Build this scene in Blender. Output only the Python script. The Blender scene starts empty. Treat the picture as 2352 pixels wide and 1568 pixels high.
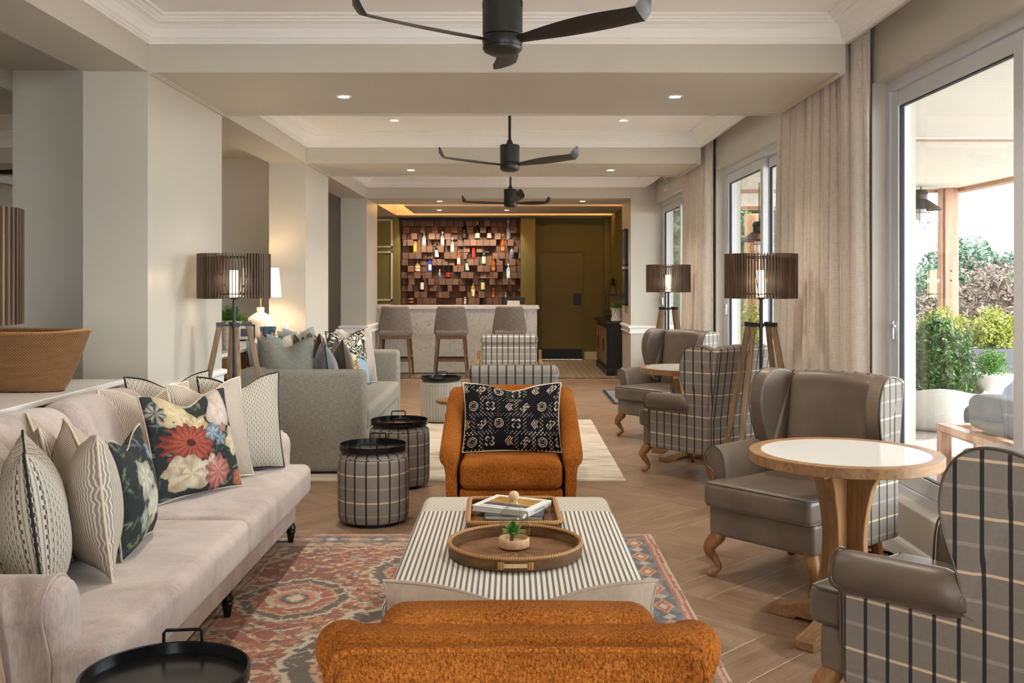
import bpy, math, random
import numpy as np
from mathutils import Vector, Matrix
PI = math.pi
RN = random.Random(7)
SC = bpy.context.scene
COL = SC.collection
# ---------------------------------------------------------------- camera, world, sun, exposure
cam_d = bpy.data.cameras.new('camera'); cam = bpy.data.objects.new('camera', cam_d); COL.objects.link(cam)
cam.location = (0, 0, 1.46); cam.rotation_euler = (PI/2, 0, 0)
cam_d.lens = 35; cam_d.sensor_width = 36; cam_d.shift_y = -136/2352; cam_d.clip_start = .05; cam_d.clip_end = 200
SC.camera = cam
W = bpy.data.worlds.new('world'); SC.world = W; W.use_nodes = True
bg = W.node_tree.nodes['Background']; bg.inputs[0].default_value = (.88, .95, 1, 1); bg.inputs[1].default_value = 4.0
def light(name, kind, loc, rot=(0,0,0), energy=10, color=(1,1,1), **kw):
    d = bpy.data.lights.new(name, kind); d.energy = energy; d.color = color
    for k, v in kw.items(): setattr(d, k, v)
    o = bpy.data.objects.new(name, d); COL.objects.link(o); o.location = loc; o.rotation_euler = rot
    return o
sun = light('sun', 'SUN', (8,0,9), energy=4, color=(1,.96,.9), angle=.012)
sun.rotation_euler = Vector((.80*math.cos(math.radians(43)), .60*math.cos(math.radians(43)), math.sin(math.radians(43)))).to_track_quat('Z', 'Y').to_euler()
SC.view_settings.view_transform = 'Standard'; SC.view_settings.look = 'None'
SC.view_settings.exposure = 1.9; SC.view_settings.gamma = 1; SC.view_settings.use_curve_mapping = False
SC.cycles.use_denoising = True
SC.cycles.max_bounces = 9; SC.cycles.diffuse_bounces = 5; SC.cycles.transparent_max_bounces = 12
SC.cycles.sample_clamp_indirect = 6
# ---------------------------------------------------------------- node helpers
def lin(h):
    if not isinstance(h, str): return tuple(h)[:3]
    h = h.lstrip('#'); c = [int(h[i:i+2], 16)/255 for i in (0,2,4)]
    return tuple(x/12.92 if x <= .04045 else ((x+.055)/1.055)**2.4 for x in c)
class E:
    nt = None
    def __init__(s, v): s.v = v
    @staticmethod
    def op(o, *a):
        n = E.nt.nodes.new('ShaderNodeMath'); n.operation = o
        for i, x in enumerate(a):
            x = x.v if isinstance(x, E) else x
            if isinstance(x, (int, float)): n.inputs[i].default_value = x
            else: E.nt.links.new(x, n.inputs[i])
        return E(n.outputs[0])
    def __add__(s, o): return E.op('ADD', s, o)
    def __radd__(s, o): return E.op('ADD', s, o)
    def __sub__(s, o): return E.op('SUBTRACT', s, o)
    def __rsub__(s, o): return E.op('SUBTRACT', o, s)
    def __mul__(s, o): return E.op('MULTIPLY', s, o)
    def __rmul__(s, o): return E.op('MULTIPLY', s, o)
    def __truediv__(s, o): return E.op('DIVIDE', s, o)
    def __lt__(s, o): return E.op('LESS_THAN', s, o)
    def __gt__(s, o): return E.op('GREATER_THAN', s, o)
    def fr(s): return E.op('FRACT', s)
    def fl(s): return E.op('FLOOR', s)
    def ab(s): return E.op('ABSOLUTE', s)
    def sin(s): return E.op('SINE', s)
    def pw(s, p): return E.op('POWER', s, p)
def stripe(u, period, width, off=0.0): return ((u/period + off).fr()) < (width/period)
class MB:
    def __init__(s, name, color='#888888', rough=.6, metal=0, spec=.5, **kw):
        s.m = bpy.data.materials.new(name); s.m.use_nodes = True; s.nt = s.m.node_tree; E.nt = s.nt
        s.b = s.nt.nodes['Principled BSDF']; s.set('Base Color', lin(color)+(1,)); s.set('Roughness', rough); s.set('Metallic', metal)
        s.set('Specular IOR Level', spec)
        for k, v in kw.items(): s.set(k.replace('_', ' '), v)
    def set(s, k, v): s.b.inputs[k].default_value = v
    def uv(s):
        E.nt = s.nt
        n = s.nt.nodes.new('ShaderNodeUVMap'); x = s.nt.nodes.new('ShaderNodeSeparateXYZ'); s.nt.links.new(n.outputs[0], x.inputs[0])
        return E(x.outputs[0]), E(x.outputs[1]), n.outputs[0]
    def obj(s): return s.nt.nodes.new('ShaderNodeTexCoord').outputs['Object']
    def rnd(s): return E(s.nt.nodes.new('ShaderNodeObjectInfo').outputs['Random'])
    def vec(s, v, sc=(1,1,1), loc=None):
        n = s.nt.nodes.new('ShaderNodeMapping'); s.nt.links.new(v, n.inputs[0]); n.inputs['Scale'].default_value = sc
        if loc is not None: s.nt.links.new(loc, n.inputs['Location'])
        return n.outputs[0]
    def comb(s, *a):
        n = s.nt.nodes.new('ShaderNodeCombineXYZ')
        for i, x in enumerate(a):
            if isinstance(x, E): s.nt.links.new(x.v, n.inputs[i])
            else: n.inputs[i].default_value = x
        return n.outputs[0]
    def noise(s, v, scale, detail=3, rough=.55, dist=0):
        n = s.nt.nodes.new('ShaderNodeTexNoise'); s.nt.links.new(v, n.inputs['Vector']); n.inputs['Scale'].default_value = scale
        n.inputs['Detail'].default_value = detail; n.inputs['Roughness'].default_value = rough; n.inputs['Distortion'].default_value = dist
        return E(n.outputs[0])
    def vor(s, v, scale, feat='F1'):
        n = s.nt.nodes.new('ShaderNodeTexVoronoi'); n.feature = feat; s.nt.links.new(v, n.inputs['Vector']); n.inputs['Scale'].default_value = scale
        return E(n.outputs[0])
    def ramp(s, f, stops):
        n = s.nt.nodes.new('ShaderNodeValToRGB'); s.nt.links.new(f.v, n.inputs[0]); e = n.color_ramp.elements
        while len(e) < len(stops): e.new(.5)
        for i, (p, c) in enumerate(stops): e[i].position = p; e[i].color = lin(c)+(1,)
        return n.outputs[0]
    def mix(s, f, a, b, mode='MIX'):
        n = s.nt.nodes.new('ShaderNodeMix'); n.data_type = 'RGBA'; n.blend_type = mode; n.clamp_factor = True
        for i, x in ((0, f), (6, a), (7, b)):
            if isinstance(x, E): x = x.v
            if isinstance(x, (int, float)) and i == 0: n.inputs[0].default_value = x
            elif isinstance(x, (str, tuple)): n.inputs[i].default_value = lin(x)+(1,)
            else: s.nt.links.new(x, n.inputs[i])
        return n.outputs[2]
    def col(s, c): s.nt.links.new(c, s.b.inputs['Base Color']); return s
    def link(s, k, e): s.nt.links.new(e.v if isinstance(e, E) else e, s.b.inputs[k]); return s
    def bump(s, h, strength=.3, dist=.002):
        n = s.nt.nodes.new('ShaderNodeBump'); n.inputs['Strength'].default_value = strength; n.inputs['Distance'].default_value = dist
        s.nt.links.new(h.v if isinstance(h, E) else h, n.inputs['Height']); s.nt.links.new(n.outputs[0], s.b.inputs['Normal']); return s
M = {}
def reg(k, mb): M[k] = mb.m
# ---------------------------------------------------------------- materials
def paint(k, c, rough=.55):
    b = MB(k, c, rough, spec=.35); o = b.obj(); n = b.noise(o, 1.3, 2)
    b.col(b.mix(n*.1, c, '#ffffff' if c > '#8' else '#000000')); b.bump(b.noise(b.obj(), 90, 2), .04, .001); reg(k, b)
paint('wall', '#c8c1b3', .35); paint('wall_low', '#cdc8c0', .4); paint('white', '#f4f2ee', .4); paint('ceil', '#f7f5f1', .6)
paint('beam', '#c9c2b3', .5); paint('olive', '#7c7443', .6); paint('mould', '#e3dccb', .5); paint('olive_door', '#7d7140', .45)
paint('soffit', '#bdb2a5', .5); paint('plaster', '#e4e1db', .8); paint('curb', '#cfcabf', .5)
def plain(k, c, r=.5, **kw): reg(k, MB(k, c, r, **kw))
plain('black', '#141415', .4); plain('planter_white', '#c4c1b9', .7); plain('black_satin', '#1b1a19', .35); plain('alu', '#d5d6da', .35); plain('gasket', '#15171a', .6)
plain('brass', '#b08a4a', .3, metal=1); plain('chrome', '#c8c8c8', .2, metal=1); plain('fan', '#1d1d1b', .38); plain('fan_motor', '#262724', .45)
plain('ceramic', '#e8e2d6', .18); plain('shade', '#f3ede4', .8); plain('iron', '#15120f', .5); plain('candle', '#ece8e0', .5)
plain('tray_black', '#1a1b1d', .22, metal=.4); plain('piping_black', '#111113', .7); plain('piping_cream', '#ddcfb8', .8); plain('paper', '#e9e6df', .6)
plain('cable', '#101010', .5); plain('soil', '#3a2c22', .9); plain('turned_black', '#0d0c0c', .25)
plain('kick', '#15130f', .35); plain('foot_wood', '#7b5a38', .5); plain('pot_white', '#e9e5dc', .5); plain('planter_dark', '#4c4c52', .6)
def emis(k, c, st, base='#ffffff'):
    b = MB(k, base, .5); b.set('Emission Color', lin(c)+(1,)); b.set('Emission Strength', st); reg(k, b)
emis('tube', '#ffd9a0', 2.6); emis('spot', '#fff1dc', 9); emis('led', '#ffb768', 9); emis('shade_lit', '#ffe6cc', .22, '#f0e8dc')
def glass(k, tint=(1,1,1), gl=.03):
    m = bpy.data.materials.new(k); m.use_nodes = True; nt = m.node_tree; nt.nodes.clear()
    o = nt.nodes.new('ShaderNodeOutputMaterial'); t = nt.nodes.new('ShaderNodeBsdfTransparent'); g = nt.nodes.new('ShaderNodeBsdfGlossy')
    x = nt.nodes.new('ShaderNodeMixShader'); lw = nt.nodes.new('ShaderNodeLayerWeight'); lw.inputs[0].default_value = .5; f = nt.nodes.new('ShaderNodeMath'); f.operation = 'POWER'; nt.links.new(lw.outputs['Facing'], f.inputs[0]); f.inputs[1].default_value = 3.2; f2 = nt.nodes.new('ShaderNodeMath'); f2.operation = 'MULTIPLY_ADD'; f2.inputs[1].default_value = .6; f2.inputs[2].default_value = gl; nt.links.new(f.outputs[0], f2.inputs[0]); f = f2
    t.inputs[0].default_value = tuple(tint)+(1,); g.inputs['Roughness'].default_value = .02
    nt.links.new(f.outputs[0], x.inputs[0]); nt.links.new(t.outputs[0], x.inputs[1]); nt.links.new(g.outputs[0], x.inputs[2]); nt.links.new(x.outputs[0], o.inputs[0]); M[k] = m
glass('glass', (.97,.985,.98)); glass('glass_jar', (.88,.91,.89), .08); glass('glass_clear', (.85,.88,.86))
def wood(k, c1, c2, c3=None, sc=1, rough=.45, axis=2, randomize=False, spec=.4):
    b = MB(k, c1, rough, spec=spec); o = b.obj(); s = [26*sc]*3; s[axis] = 1.6*sc
    loc = None
    if randomize:
        r = b.rnd(); loc = b.comb(r*37, r*91, r*53)
    v = b.vec(o, tuple(s), loc)
    n = b.noise(v, 1, 4, .6, 1.2); n2 = b.noise(b.vec(o, tuple(x*3.2 for x in s), loc), 1, 2)
    col = b.ramp(n*.8+n2*.2, [(.32, c2), (.5, c1), (.68, c3 or c1)])
    if randomize:
        r = b.rnd(); col = b.mix(r*.6, col, c2)
    b.col(col); b.bump(n2, .15, .001); reg(k, b)
wood('oak', '#91683f', '#744e2e', '#a2784c'); wood('oak_x', '#987049', '#7c5837', '#a98058', axis=0)
wood('lamp_leg', '#8d7257', '#6e563f', '#a0866a'); wood('slat', '#6a5442', '#4c3a2c', '#85705a', randomize=True); wood('slat_light', '#8a6a4c', '#6d5038', '#a98a68')
wood('stool_wood', '#77563f', '#5a3e2c', '#8a6850'); wood('cabriole', '#93653a', '#704723', '#a6773f'); wood('console', '#a8764a', '#7d532f', '#b98858', axis=1)
wood('block', '#77594a', '#4c372c', '#937260', sc=1.6, axis=0, randomize=True, rough=.75); wood('post', '#ab8068', '#96694f', '#ba907a'); wood('cab_wood', '#8b6a44', '#6b4d2e', '#9a7850')
wood('light_wood', '#dcb890', '#cfa57b', '#e6c8a4'); wood('deck', '#b5a08c', '#8e7966', '#cab6a3', axis=0)
def plankmat():
    b = MB('plank', '#8b6d55', .36, spec=.4); u, v, uvs = b.uv(); r = b.rnd()
    loc = b.comb(r*31, r*77, 0.0)
    n = b.noise(b.vec(uvs, (2.2, 24, 1), loc), 1, 5, .62, 1.6); n2 = b.noise(b.vec(uvs, (9, 160, 1), loc), 1, 2); big = b.noise(b.vec(uvs, (1.5, 5, 1), loc), 1, 3, .5, .8)
    c = b.ramp(n*.6+n2*.15+big*.25, [(.3, '#6c5341'), (.47, '#8e735d'), (.6, '#a4886f'), (.74, '#b69c86')])
    b.col(b.mix(r*.35, c, '#7c624f')); b.bump(n2, .12, .0006); b.link('Roughness', n*.2+.27); reg('plank', b)
plankmat()
plain('grout', '#d8ccba', .8)
def leather():
    b = MB('leather', '#6d5f52', .42, spec=.5); o = b.obj(); n = b.noise(o, 3, 3); b.col(b.ramp(n, [(.35, '#5f5247'), (.65, '#766759')]))
    b.bump(b.vor(b.obj(), 420), .12, .0006); b.link('Roughness', n*.2+.32); reg('leather', b)
    plain('leather_piping', '#4f4439', .4)
leather()
def plaid(k, base1, base2, blk, cream, pale, pu=.072, pv=.16, ou=0, ov=0):
    b = MB(k, base1, .9, spec=.2); u, v, uvs = b.uv()
    zz = ((u/.0085).fr()-.5).ab()*2
    hb = ((v/.0035 + zz*1.6).fr()) > .5
    c = b.mix(hb, base1, base2); c = b.mix(b.noise(uvs, 60, 2)*.25, c, '#3b3632')
    c = b.mix(stripe(v, pv, .011, .5+ov)*.55, c, pale); c = b.mix(stripe(v, pv, .0085, ov)*.92, c, cream)
    c = b.mix(stripe(u, pu, .0115, ou)*.9, c, blk); b.col(c); b.bump(b.noise(uvs, 500, 2), .3, .001); reg(k, b)
plaid('plaid', '#a0968c', '#756d66', '#1f1f20', '#dcc3a4', '#a99f98')
plaid('plaid_light', '#b3aca2', '#8d877f', '#2e2e30', '#e6dfd3', '#c7c2ba', pu=.062, pv=.145, ou=.3)
def velvet(k, c1, c2, c3, sc=2.2, bs=.25):
    b = MB(k, c1, .82, spec=.2); b.set('Sheen Weight', .35); o = b.obj(); n = b.noise(b.vec(o, (1,1,.5)), sc, 4, .65, .6); f = b.noise(b.vec(o, (60,60,14)), 2, 2)
    b.col(b.ramp(n*.75+f*.25, [(.34, c2), (.5, c1), (.66, c3)])); b.bump(b.noise(b.obj(), 500, 2), bs, .001); reg(k, b)
velvet('pink', '#b3a49c', '#94857f', '#c6b9b1', 3.2); velvet('brown_velvet', '#5c4f3f', '#453a2e', '#75675a', 4); velvet('steel_velvet', '#77787c', '#5d6067', '#96979b', 4)
velvet('brown2', '#6b5440', '#503d2d', '#7b634c', 4); velvet('greige', '#bcab9a', '#ab9a89', '#c9baaa', 5)
def linen(k, c1, c2, sc=1.0, bs=.35):
    b = MB(k, c1, .9, spec=.15); u, v, uvs = b.uv(); a = b.noise(b.vec(uvs, (260*sc, 26*sc, 1)), 1, 2); d = b.noise(b.vec(uvs, (26*sc, 260*sc, 1)), 1, 2)
    b.col(b.ramp((a+d)*.5, [(.36, c2), (.62, c1)])); b.bump((a+d)*.5, bs, .0012); reg(k, b)
linen('grey_linen', '#9b9a92', '#787770'); linen('sofa_linen', '#a39e94', '#7d786f'); linen('blue_linen', '#99a1a0', '#7f8887'); linen('stool_fab', '#978b80', '#6e645b', .8); linen('curtain', '#e0d6cb', '#cdc0b3', .7, .1)
linen('cream_linen', '#cfc6b6', '#b6ac9b'); linen('outdoor', '#7c7d80', '#66676a')
def boucle():
    b = MB('boucle', '#b06420', .95, spec=.1); b.set('Sheen Weight', .15); b.set('Sheen Tint', lin('#ffb070')+(1,)); o = b.obj()
    v = b.vor(o, 190); n = b.noise(b.vec(b.obj(), (1,1,.4)), 230, 3); big = b.noise(b.obj(), 5, 2)
    b.col(b.ramp(n*.6+big*.25+(1-v)*.15, [(.36, '#6e380e'), (.5, '#9d5a1e'), (.66, '#bd7736')])); b.bump(v*-1.0+n*1.4, .9, .004); reg('boucle', b)
boucle()
def stripes(k, a, bcol, p, w, ax=0, fab=True):
    b = MB(k, a, .9, spec=.15); u, v, uvs = b.uv(); t = u if ax == 0 else v
    n = b.noise(uvs, 700, 2); c = b.mix(stripe(t, p, w), a, bcol); b.col(b.mix(n*.35, c, '#8a857d')); b.bump(n, .3, .001); reg(k, b)
stripes('stripe', '#e9e4da', '#6e6e6d', .0195, .0085); stripes('stripe_fine', '#d6cfc4', '#a8a49c', .0085, .003, 1); stripes('stripe_pouf', '#e3ddd2', '#3c3b3a', .0165, .0075)
def dashed():
    b = MB('dashed', '#b7ad9e', .9, spec=.1); u, v, uvs = b.uv(); pu = .0125
    i = (u/pu).fl(); sh = ((i*.5).fr())*2
    c = b.mix(stripe(u, pu/2, .0021), '#c4bbad', '#8d857a')
    row = ((v/.031+sh*.5).fr()) < .45
    c = b.mix(row*stripe(u, pu, .0042, .2), c, '#232223'); b.col(b.mix(b.noise(uvs, 150, 2)*.2, c, '#ece4d6')); b.bump(stripe(u, pu/2, .0021)*-1.0+b.noise(uvs, 400, 2), .4, .0015); reg('dashed', b)
dashed()
def meander():
    b = MB('meander', '#a3968a', .9, spec=.15); u, v, uvs = b.uv()
    n = b.vor(b.vec(uvs, (55, 18, 1)), 1); col = (n*3).fl(); sh = b.noise(b.vec(uvs, (9, 26, 1)), 1, 1)*.02
    s = stripe(u+sh, .0088, .0034); c = b.mix(s, '#9a8d80', '#ddd3c5'); b.col(b.mix(b.noise(uvs, 40, 2)*.3, c, '#8d8075')); b.bump(s, .35, .0015); reg('meander', b)
meander()
def vcol(k, rough=.9, bs=.3, rib=None, sc=500):
    b = MB(k, '#888888', rough, spec=.15); n = b.nt.nodes.new('ShaderNodeVertexColor'); n.layer_name = 'Col'; c = n.outputs[0]; u, v, uvs = b.uv()
    if rib:
        r = b.noise(b.vec(uvs, (70, 900, 1)), 1, 2); w = b.noise(uvs, 5, 4)
        c = b.mix(r*.4, c, '#bba995'); c = b.mix((r < .43)*.5, c, '#2a2326'); c = b.mix(w*.2, c, '#ab9c8c')
    b.col(c); b.bump(b.noise(uvs, sc, 2), bs, .001); reg(k, b)
vcol('painted'); vcol('rug_paint', .95, .5, rib=True)
def creamrug():
    b = MB('cream_rug', '#d9cdbc', .95, spec=.1); u, v, uvs = b.uv(); n = b.noise(b.vec(uvs, (3, 22, 1)), 1, 4, .6); n2 = b.noise(b.vec(uvs, (2.2, 3, 1)), 1, 3)
    s = ((v/.095).fr()) < .09
    c = b.ramp(n*.6+n2*.4, [(.36, '#a2917b'), (.46, '#cdbfab'), (.6, '#e4dacb')]); b.col(b.mix(s*.35, c, '#9a8b78')); b.bump(n, .4, .002); reg('cream_rug', b)
creamrug()
def rattan(k, c1, c2, pu=.012, pv=.007):
    b = MB(k, c1, .5, spec=.4); u, v, uvs = b.uv(); row = (v/pv).fl(); sh = ((row*.5).fr())
    w1 = (((u/pu+sh).fr()-.5).ab()*2); w2 = (((v/pv).fr()-.5).ab()*2)
    h = (1-w1*w1)*(1-w2*w2); n = b.noise(b.vec(uvs, (12, 40, 1)), 1, 3)
    b.col(b.mix(h, c2, b.ramp(n, [(.35, c1), (.7, '#b98c5c')]))); b.bump(h, .8, .003); reg(k, b)
rattan('rattan', '#94683c', '#4a2c14', .0095, .0052); rattan('rattan_basket', '#a8794a', '#5e3a1c', .012, .0075)
def wrapm():
    b = MB('wrap', '#b0824f', .45); u, v, uvs = b.uv(); w = (((u/.009).fr()-.5).ab()*2); b.col(b.mix(w*w, '#b98c58', '#7d5229')); b.bump(1-w*w, .5, .002); reg('wrap', b)
wrapm()
def marble(k, base, vein, sc=1.4):
    b = MB(k, base, .25); o = b.obj(); n = b.noise(o, 3.2*sc, 6, .6, .9); v = (n-.5).ab(); c = b.ramp(v, [(.0, vein), (.018, base), (1, base)]); m = b.noise(o, 2, 2)
    b.col(b.mix(m*.25, c, '#d8d0c8')); reg(k, b)
marble('marble', '#e0dad1', '#b3aba2'); marble('quartz', '#f1efec', '#e4e1dd'); marble('terrazzo', '#e6dccf', '#a58e7c', 6)
def topwhite(): plain('tabletop', '#eceae6', .12)
topwhite()
def tilem():
    b = MB('pattern_tile', '#a99f8d', .5); u, v, uvs = b.uv(); a = (((u/.1).fr()-.5).ab()*2); c = (((v/.1).fr()-.5).ab()*2)
    d = ((a+c) > 1.25); e = ((a+c) < .55); g = ((u/.2).fr() < .02) + ((v/.2).fr() < .02)
    x = b.mix(d, '#71654e', '#a3967c'); x = b.mix(e, x, '#c9bd9f'); b.col(b.mix(g, x, '#6e6556')); reg('pattern_tile', b)
tilem()
def boards(k, c, gap, p):
    b = MB(k, c, .6); u, v, uvs = b.uv(); s = stripe(v, p, p*.06); b.col(b.mix(s*.6, c, gap)); b.bump(s*-1.0, .5, .004); reg(k, b)
boards('roof_boards', '#d3d3cc', '#a9a69c', .09)
def deckm():
    b = MB('deck_boards', '#b9a899', .5); u, v, uvs = b.uv(); s = stripe(v, .14, .006); n = b.noise(b.vec(uvs, (1.5, 14, 1)), 1, 4)
    c = b.ramp(n, [(.35, '#776b62'), (.6, '#9d9188')]); b.col(b.mix(s, c, '#4d4540')); reg('deck_boards', b)
deckm()
def leafm(k, c1, c2, c3):
    b = MB(k, c1, .55, spec=.3); n = b.noise(b.obj(), 9, 3); f = b.noise(b.obj(), 60, 1); b.col(b.ramp(n*.5+f*.5, [(.35, c2), (.5, c1), (.65, c3)]))
    b.set('Subsurface Weight', 0); reg(k, b)
leafm('leaf', '#3f6430', '#28451f', '#5f8344'); leafm('leaf_fern', '#4f7f2a', '#30571a', '#7ba645'); leafm('leaf_yellow', '#93993f', '#62752f', '#bcc06c'); leafm('leaf_dark', '#3d5a3c', '#243a27', '#5c7a50')
leafm('leaf_red', '#64544b', '#443a36', '#85735f'); leafm('succulent', '#4f9a3c', '#2f7a35', '#9cc85a'); leafm('palm', '#55703a', '#30492a', '#b08c3e'); leafm('dry', '#7d735f', '#575042', '#a39880'); leafm('leaf_far', '#425a46', '#2c4034', '#5c7358')
# ---------------------------------------------------------------- geometry helpers
def mesh(name, V, Fs, mat=None, parent=None, smooth=False, V0=None, uv=None, cols=None, loc=None, rot=None):
    me = bpy.data.meshes.new(name)
    V = np.asarray(V, float)
    me.from_pydata(V.tolist(), [], [list(map(int, f)) for f in Fs])
    nl = len(me.loops); li = np.empty(nl, np.int32); me.loops.foreach_get('vertex_index', li)
    lay = me.uv_layers.new(name='UVMap')
    if uv is None:
        P = np.asarray(V0 if V0 is not None else V, float)
        nf = len(me.polygons); ls = np.empty(nf, np.int32); lt = np.empty(nf, np.int32); me.polygons.foreach_get('loop_start', ls); me.polygons.foreach_get('loop_total', lt)
        a = P[li[ls]]; b = P[li[ls+1]]; c = P[li[ls+lt-1]]
        n = np.abs(np.cross(b-a, c-a)); ax = np.argmax(n + np.array([1e-12, 0, 0]), axis=1); axl = np.repeat(ax, lt)
        p = P[li]; U = np.where(axl == 0, p[:,1], p[:,0]); Vv = np.where(axl == 2, p[:,1], p[:,2])
        UVa = np.stack([U, Vv], 1)
    else: UVa = np.asarray(uv, float)[li]
    lay.data.foreach_set('uv', UVa.astype(np.float32).ravel())
    if cols is not None:
        ca = me.color_attributes.new('Col', 'FLOAT_COLOR', 'POINT'); cc = np.ones((len(V), 4), np.float32); cc[:, :3] = cols; ca.data.foreach_set('color', cc.ravel())
    if smooth: me.polygons.foreach_set('use_smooth', [True]*len(me.polygons))
    if mat: me.materials.append(M[mat] if isinstance(mat, str) else mat)
    if smooth: me.set_sharp_from_angle(angle=.75)
    me.update()
    o = bpy.data.objects.new(name, me); COL.objects.link(o)
    if parent is not None: o.parent = parent
    if loc is not None: o.location = loc
    if rot is not None: o.rotation_euler = rot
    return o
def thing(name, label, cat, loc=(0,0,0), rotz=0, group=None, rot=None):
    o = bpy.data.objects.new(name, None); COL.objects.link(o); o.location = loc; o.rotation_euler = rot or (0,0,rotz); o.empty_display_size = .1
    tag(o, label, cat, group); return o
def tag(o, label, cat, group=None):
    o['label'] = label; o['category'] = cat
    if group: o['group'] = group
    return o
def S(o): o['kind'] = 'structure'; return o
def dup(root, loc, rotz=None, label=None, group=None, rot=None, scale=None):
    r = root.copy(); COL.objects.link(r); r.location = loc
    if rotz is not None: r.rotation_euler = (0,0,rotz)
    if rot is not None: r.rotation_euler = rot
    if scale: r.scale = (scale,)*3
    if label: r['label'] = label
    if group: r['group'] = group
    for ch in list(root.children):
        c = ch.copy(); COL.objects.link(c); c.parent = r
        for g in list(ch.children):
            d = g.copy(); COL.objects.link(d); d.parent = c
    return r
def join(*parts):
    V = []; Fs = []; n = 0
    for (v, f) in parts:
        v = np.asarray(v, float); V.append(v); Fs += [tuple(i+n for i in x) for x in f]; n += len(v)
    return np.concatenate(V), Fs
def box(x0, x1, y0, y1, z0, z1, b=0):
    if b <= 0:
        V = [(x,y,z) for z in (z0,z1) for y in (y0,y1) for x in (x0,x1)]
        return V, [(0,2,3,1),(4,5,7,6),(0,1,5,4),(2,6,7,3),(0,4,6,2),(1,3,7,5)]
    return rbox((x0+x1)/2, (y0+y1)/2, (z0+z1)/2, x1-x0, y1-y0, z1-z0, b, 1, 1)
def rbox(cx, cy, cz, sx, sy, sz, r, k=3, m=3, puff=(0,0,0)):
    h = np.array([sx, sy, sz])/2; r = min(r, h.min()*.999)
    ts = []
    for a in h:
        e = [a - r + r*math.tan(PI/4*i/k) for i in range(k+1)]
        mid = [(-(a-r)) + (2*(a-r))*i/m for i in range(1, m)]
        ts.append(sorted([-x for x in e] + mid + e))
    V = []; Fs = []
    for ax in range(3):
        u, w = [(1,2),(2,0),(0,1)][ax]; tu, tw = ts[u], ts[w]
        for sg in (-1, 1):
            base = len(V)
            for a in tu:
                for b in tw:
                    p = [0,0,0]; p[ax] = sg*h[ax]; p[u] = a; p[w] = b; V.append(p)
            nw = len(tw)
            for i in range(len(tu)-1):
                for j in range(nw-1):
                    q = (base+i*nw+j, base+(i+1)*nw+j, base+(i+1)*nw+j+1, base+i*nw+j+1); Fs.append(q if sg > 0 else q[::-1])
    V = np.array(V); q = np.clip(V, -(h-r), h-r); d = V-q; L = np.linalg.norm(d, axis=1, keepdims=True); V = q + d/np.maximum(L, 1e-9)*r
    key = np.round(V, 6); uq, idx, inv = np.unique(key, axis=0, return_index=True, return_inverse=True); inv = inv.ravel()
    V = V[idx]; F2 = []
    for f in Fs:
        g = [int(inv[i]) for i in f]; g2 = [g[i] for i in range(4) if g[i] != g[i-1]]
        if len(g2) >= 3: F2.append(tuple(g2))
    if any(puff):
        N = V/h
        W_ = [1-N[:,i]**2 for i in range(3)]; W_ = [np.clip(x, 0, 1) for x in W_]
        o = V.copy()
        for ax in range(3):
            u, w = [(1,2),(2,0),(0,1)][ax]; o[:,ax] = V[:,ax]*(1 + puff[ax]*W_[u]*W_[w])
        V = o
    return V + np.array([cx, cy, cz]), F2
def deform(g, fn):
    V = np.array(g[0], float); return np.array([fn(*p) for p in V]), g[1]
def shift(g, d): return np.asarray(g[0], float)+np.array(d), g[1]
def rotg(g, ang, axis='Z', c=(0,0,0)):
    Mx = np.array(Matrix.Rotation(ang, 3, axis)); V = (np.asarray(g[0], float)-c)@Mx.T + c; return V, g[1]
def lathe(prof, n=32, close=True):
    V = []; Fs = []; m = len(prof)
    for i in range(n):
        a = 2*PI*i/n
        for (r, z) in prof: V.append((r*math.cos(a), r*math.sin(a), z))
    for i in range(n):
        j = (i+1) % n
        for k in range(m-1):
            Fs.append((i*m+k, j*m+k, j*m+k+1, i*m+k+1))
    if prof[0][0] > 1e-6: Fs.append(tuple((n-1-i)*m for i in range(n))) if close else None
    if prof[-1][0] > 1e-6: Fs.append(tuple(i*m+m-1 for i in range(n))) if close else None
    return V, [f for f in Fs if f]
def lathe_uv(prof, n, R):
    V = []; Fs = []; UV = []; m = len(prof); s = [0]
    for i in range(1, m): s.append(s[-1]+math.hypot(prof[i][0]-prof[i-1][0], prof[i][1]-prof[i-1][1]))
    for i in range(n+1):
        a = 2*PI*i/n
        for k, (r, z) in enumerate(prof): V.append((r*math.cos(a), r*math.sin(a), z)); UV.append((a*R, s[k]))
    for i in range(n):
        for k in range(m-1): Fs.append((i*m+k, (i+1)*m+k, (i+1)*m+k+1, i*m+k+1))
    return V, Fs, UV
def catmull(P, n=6):
    P = [np.array(p, float) for p in P]; out = []
    Q = [P[0]*2-P[1]] + P + [P[-1]*2-P[-2]]
    for i in range(1, len(Q)-2):
        a, b, c, d = Q[i-1:i+3]
        for k in range(n):
            t = k/n; out.append(.5*((2*b)+(c-a)*t+(2*a-5*b+4*c-d)*t*t+(3*b-a-3*c+d)*t**3))
    out.append(P[-1]); return out
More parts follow.
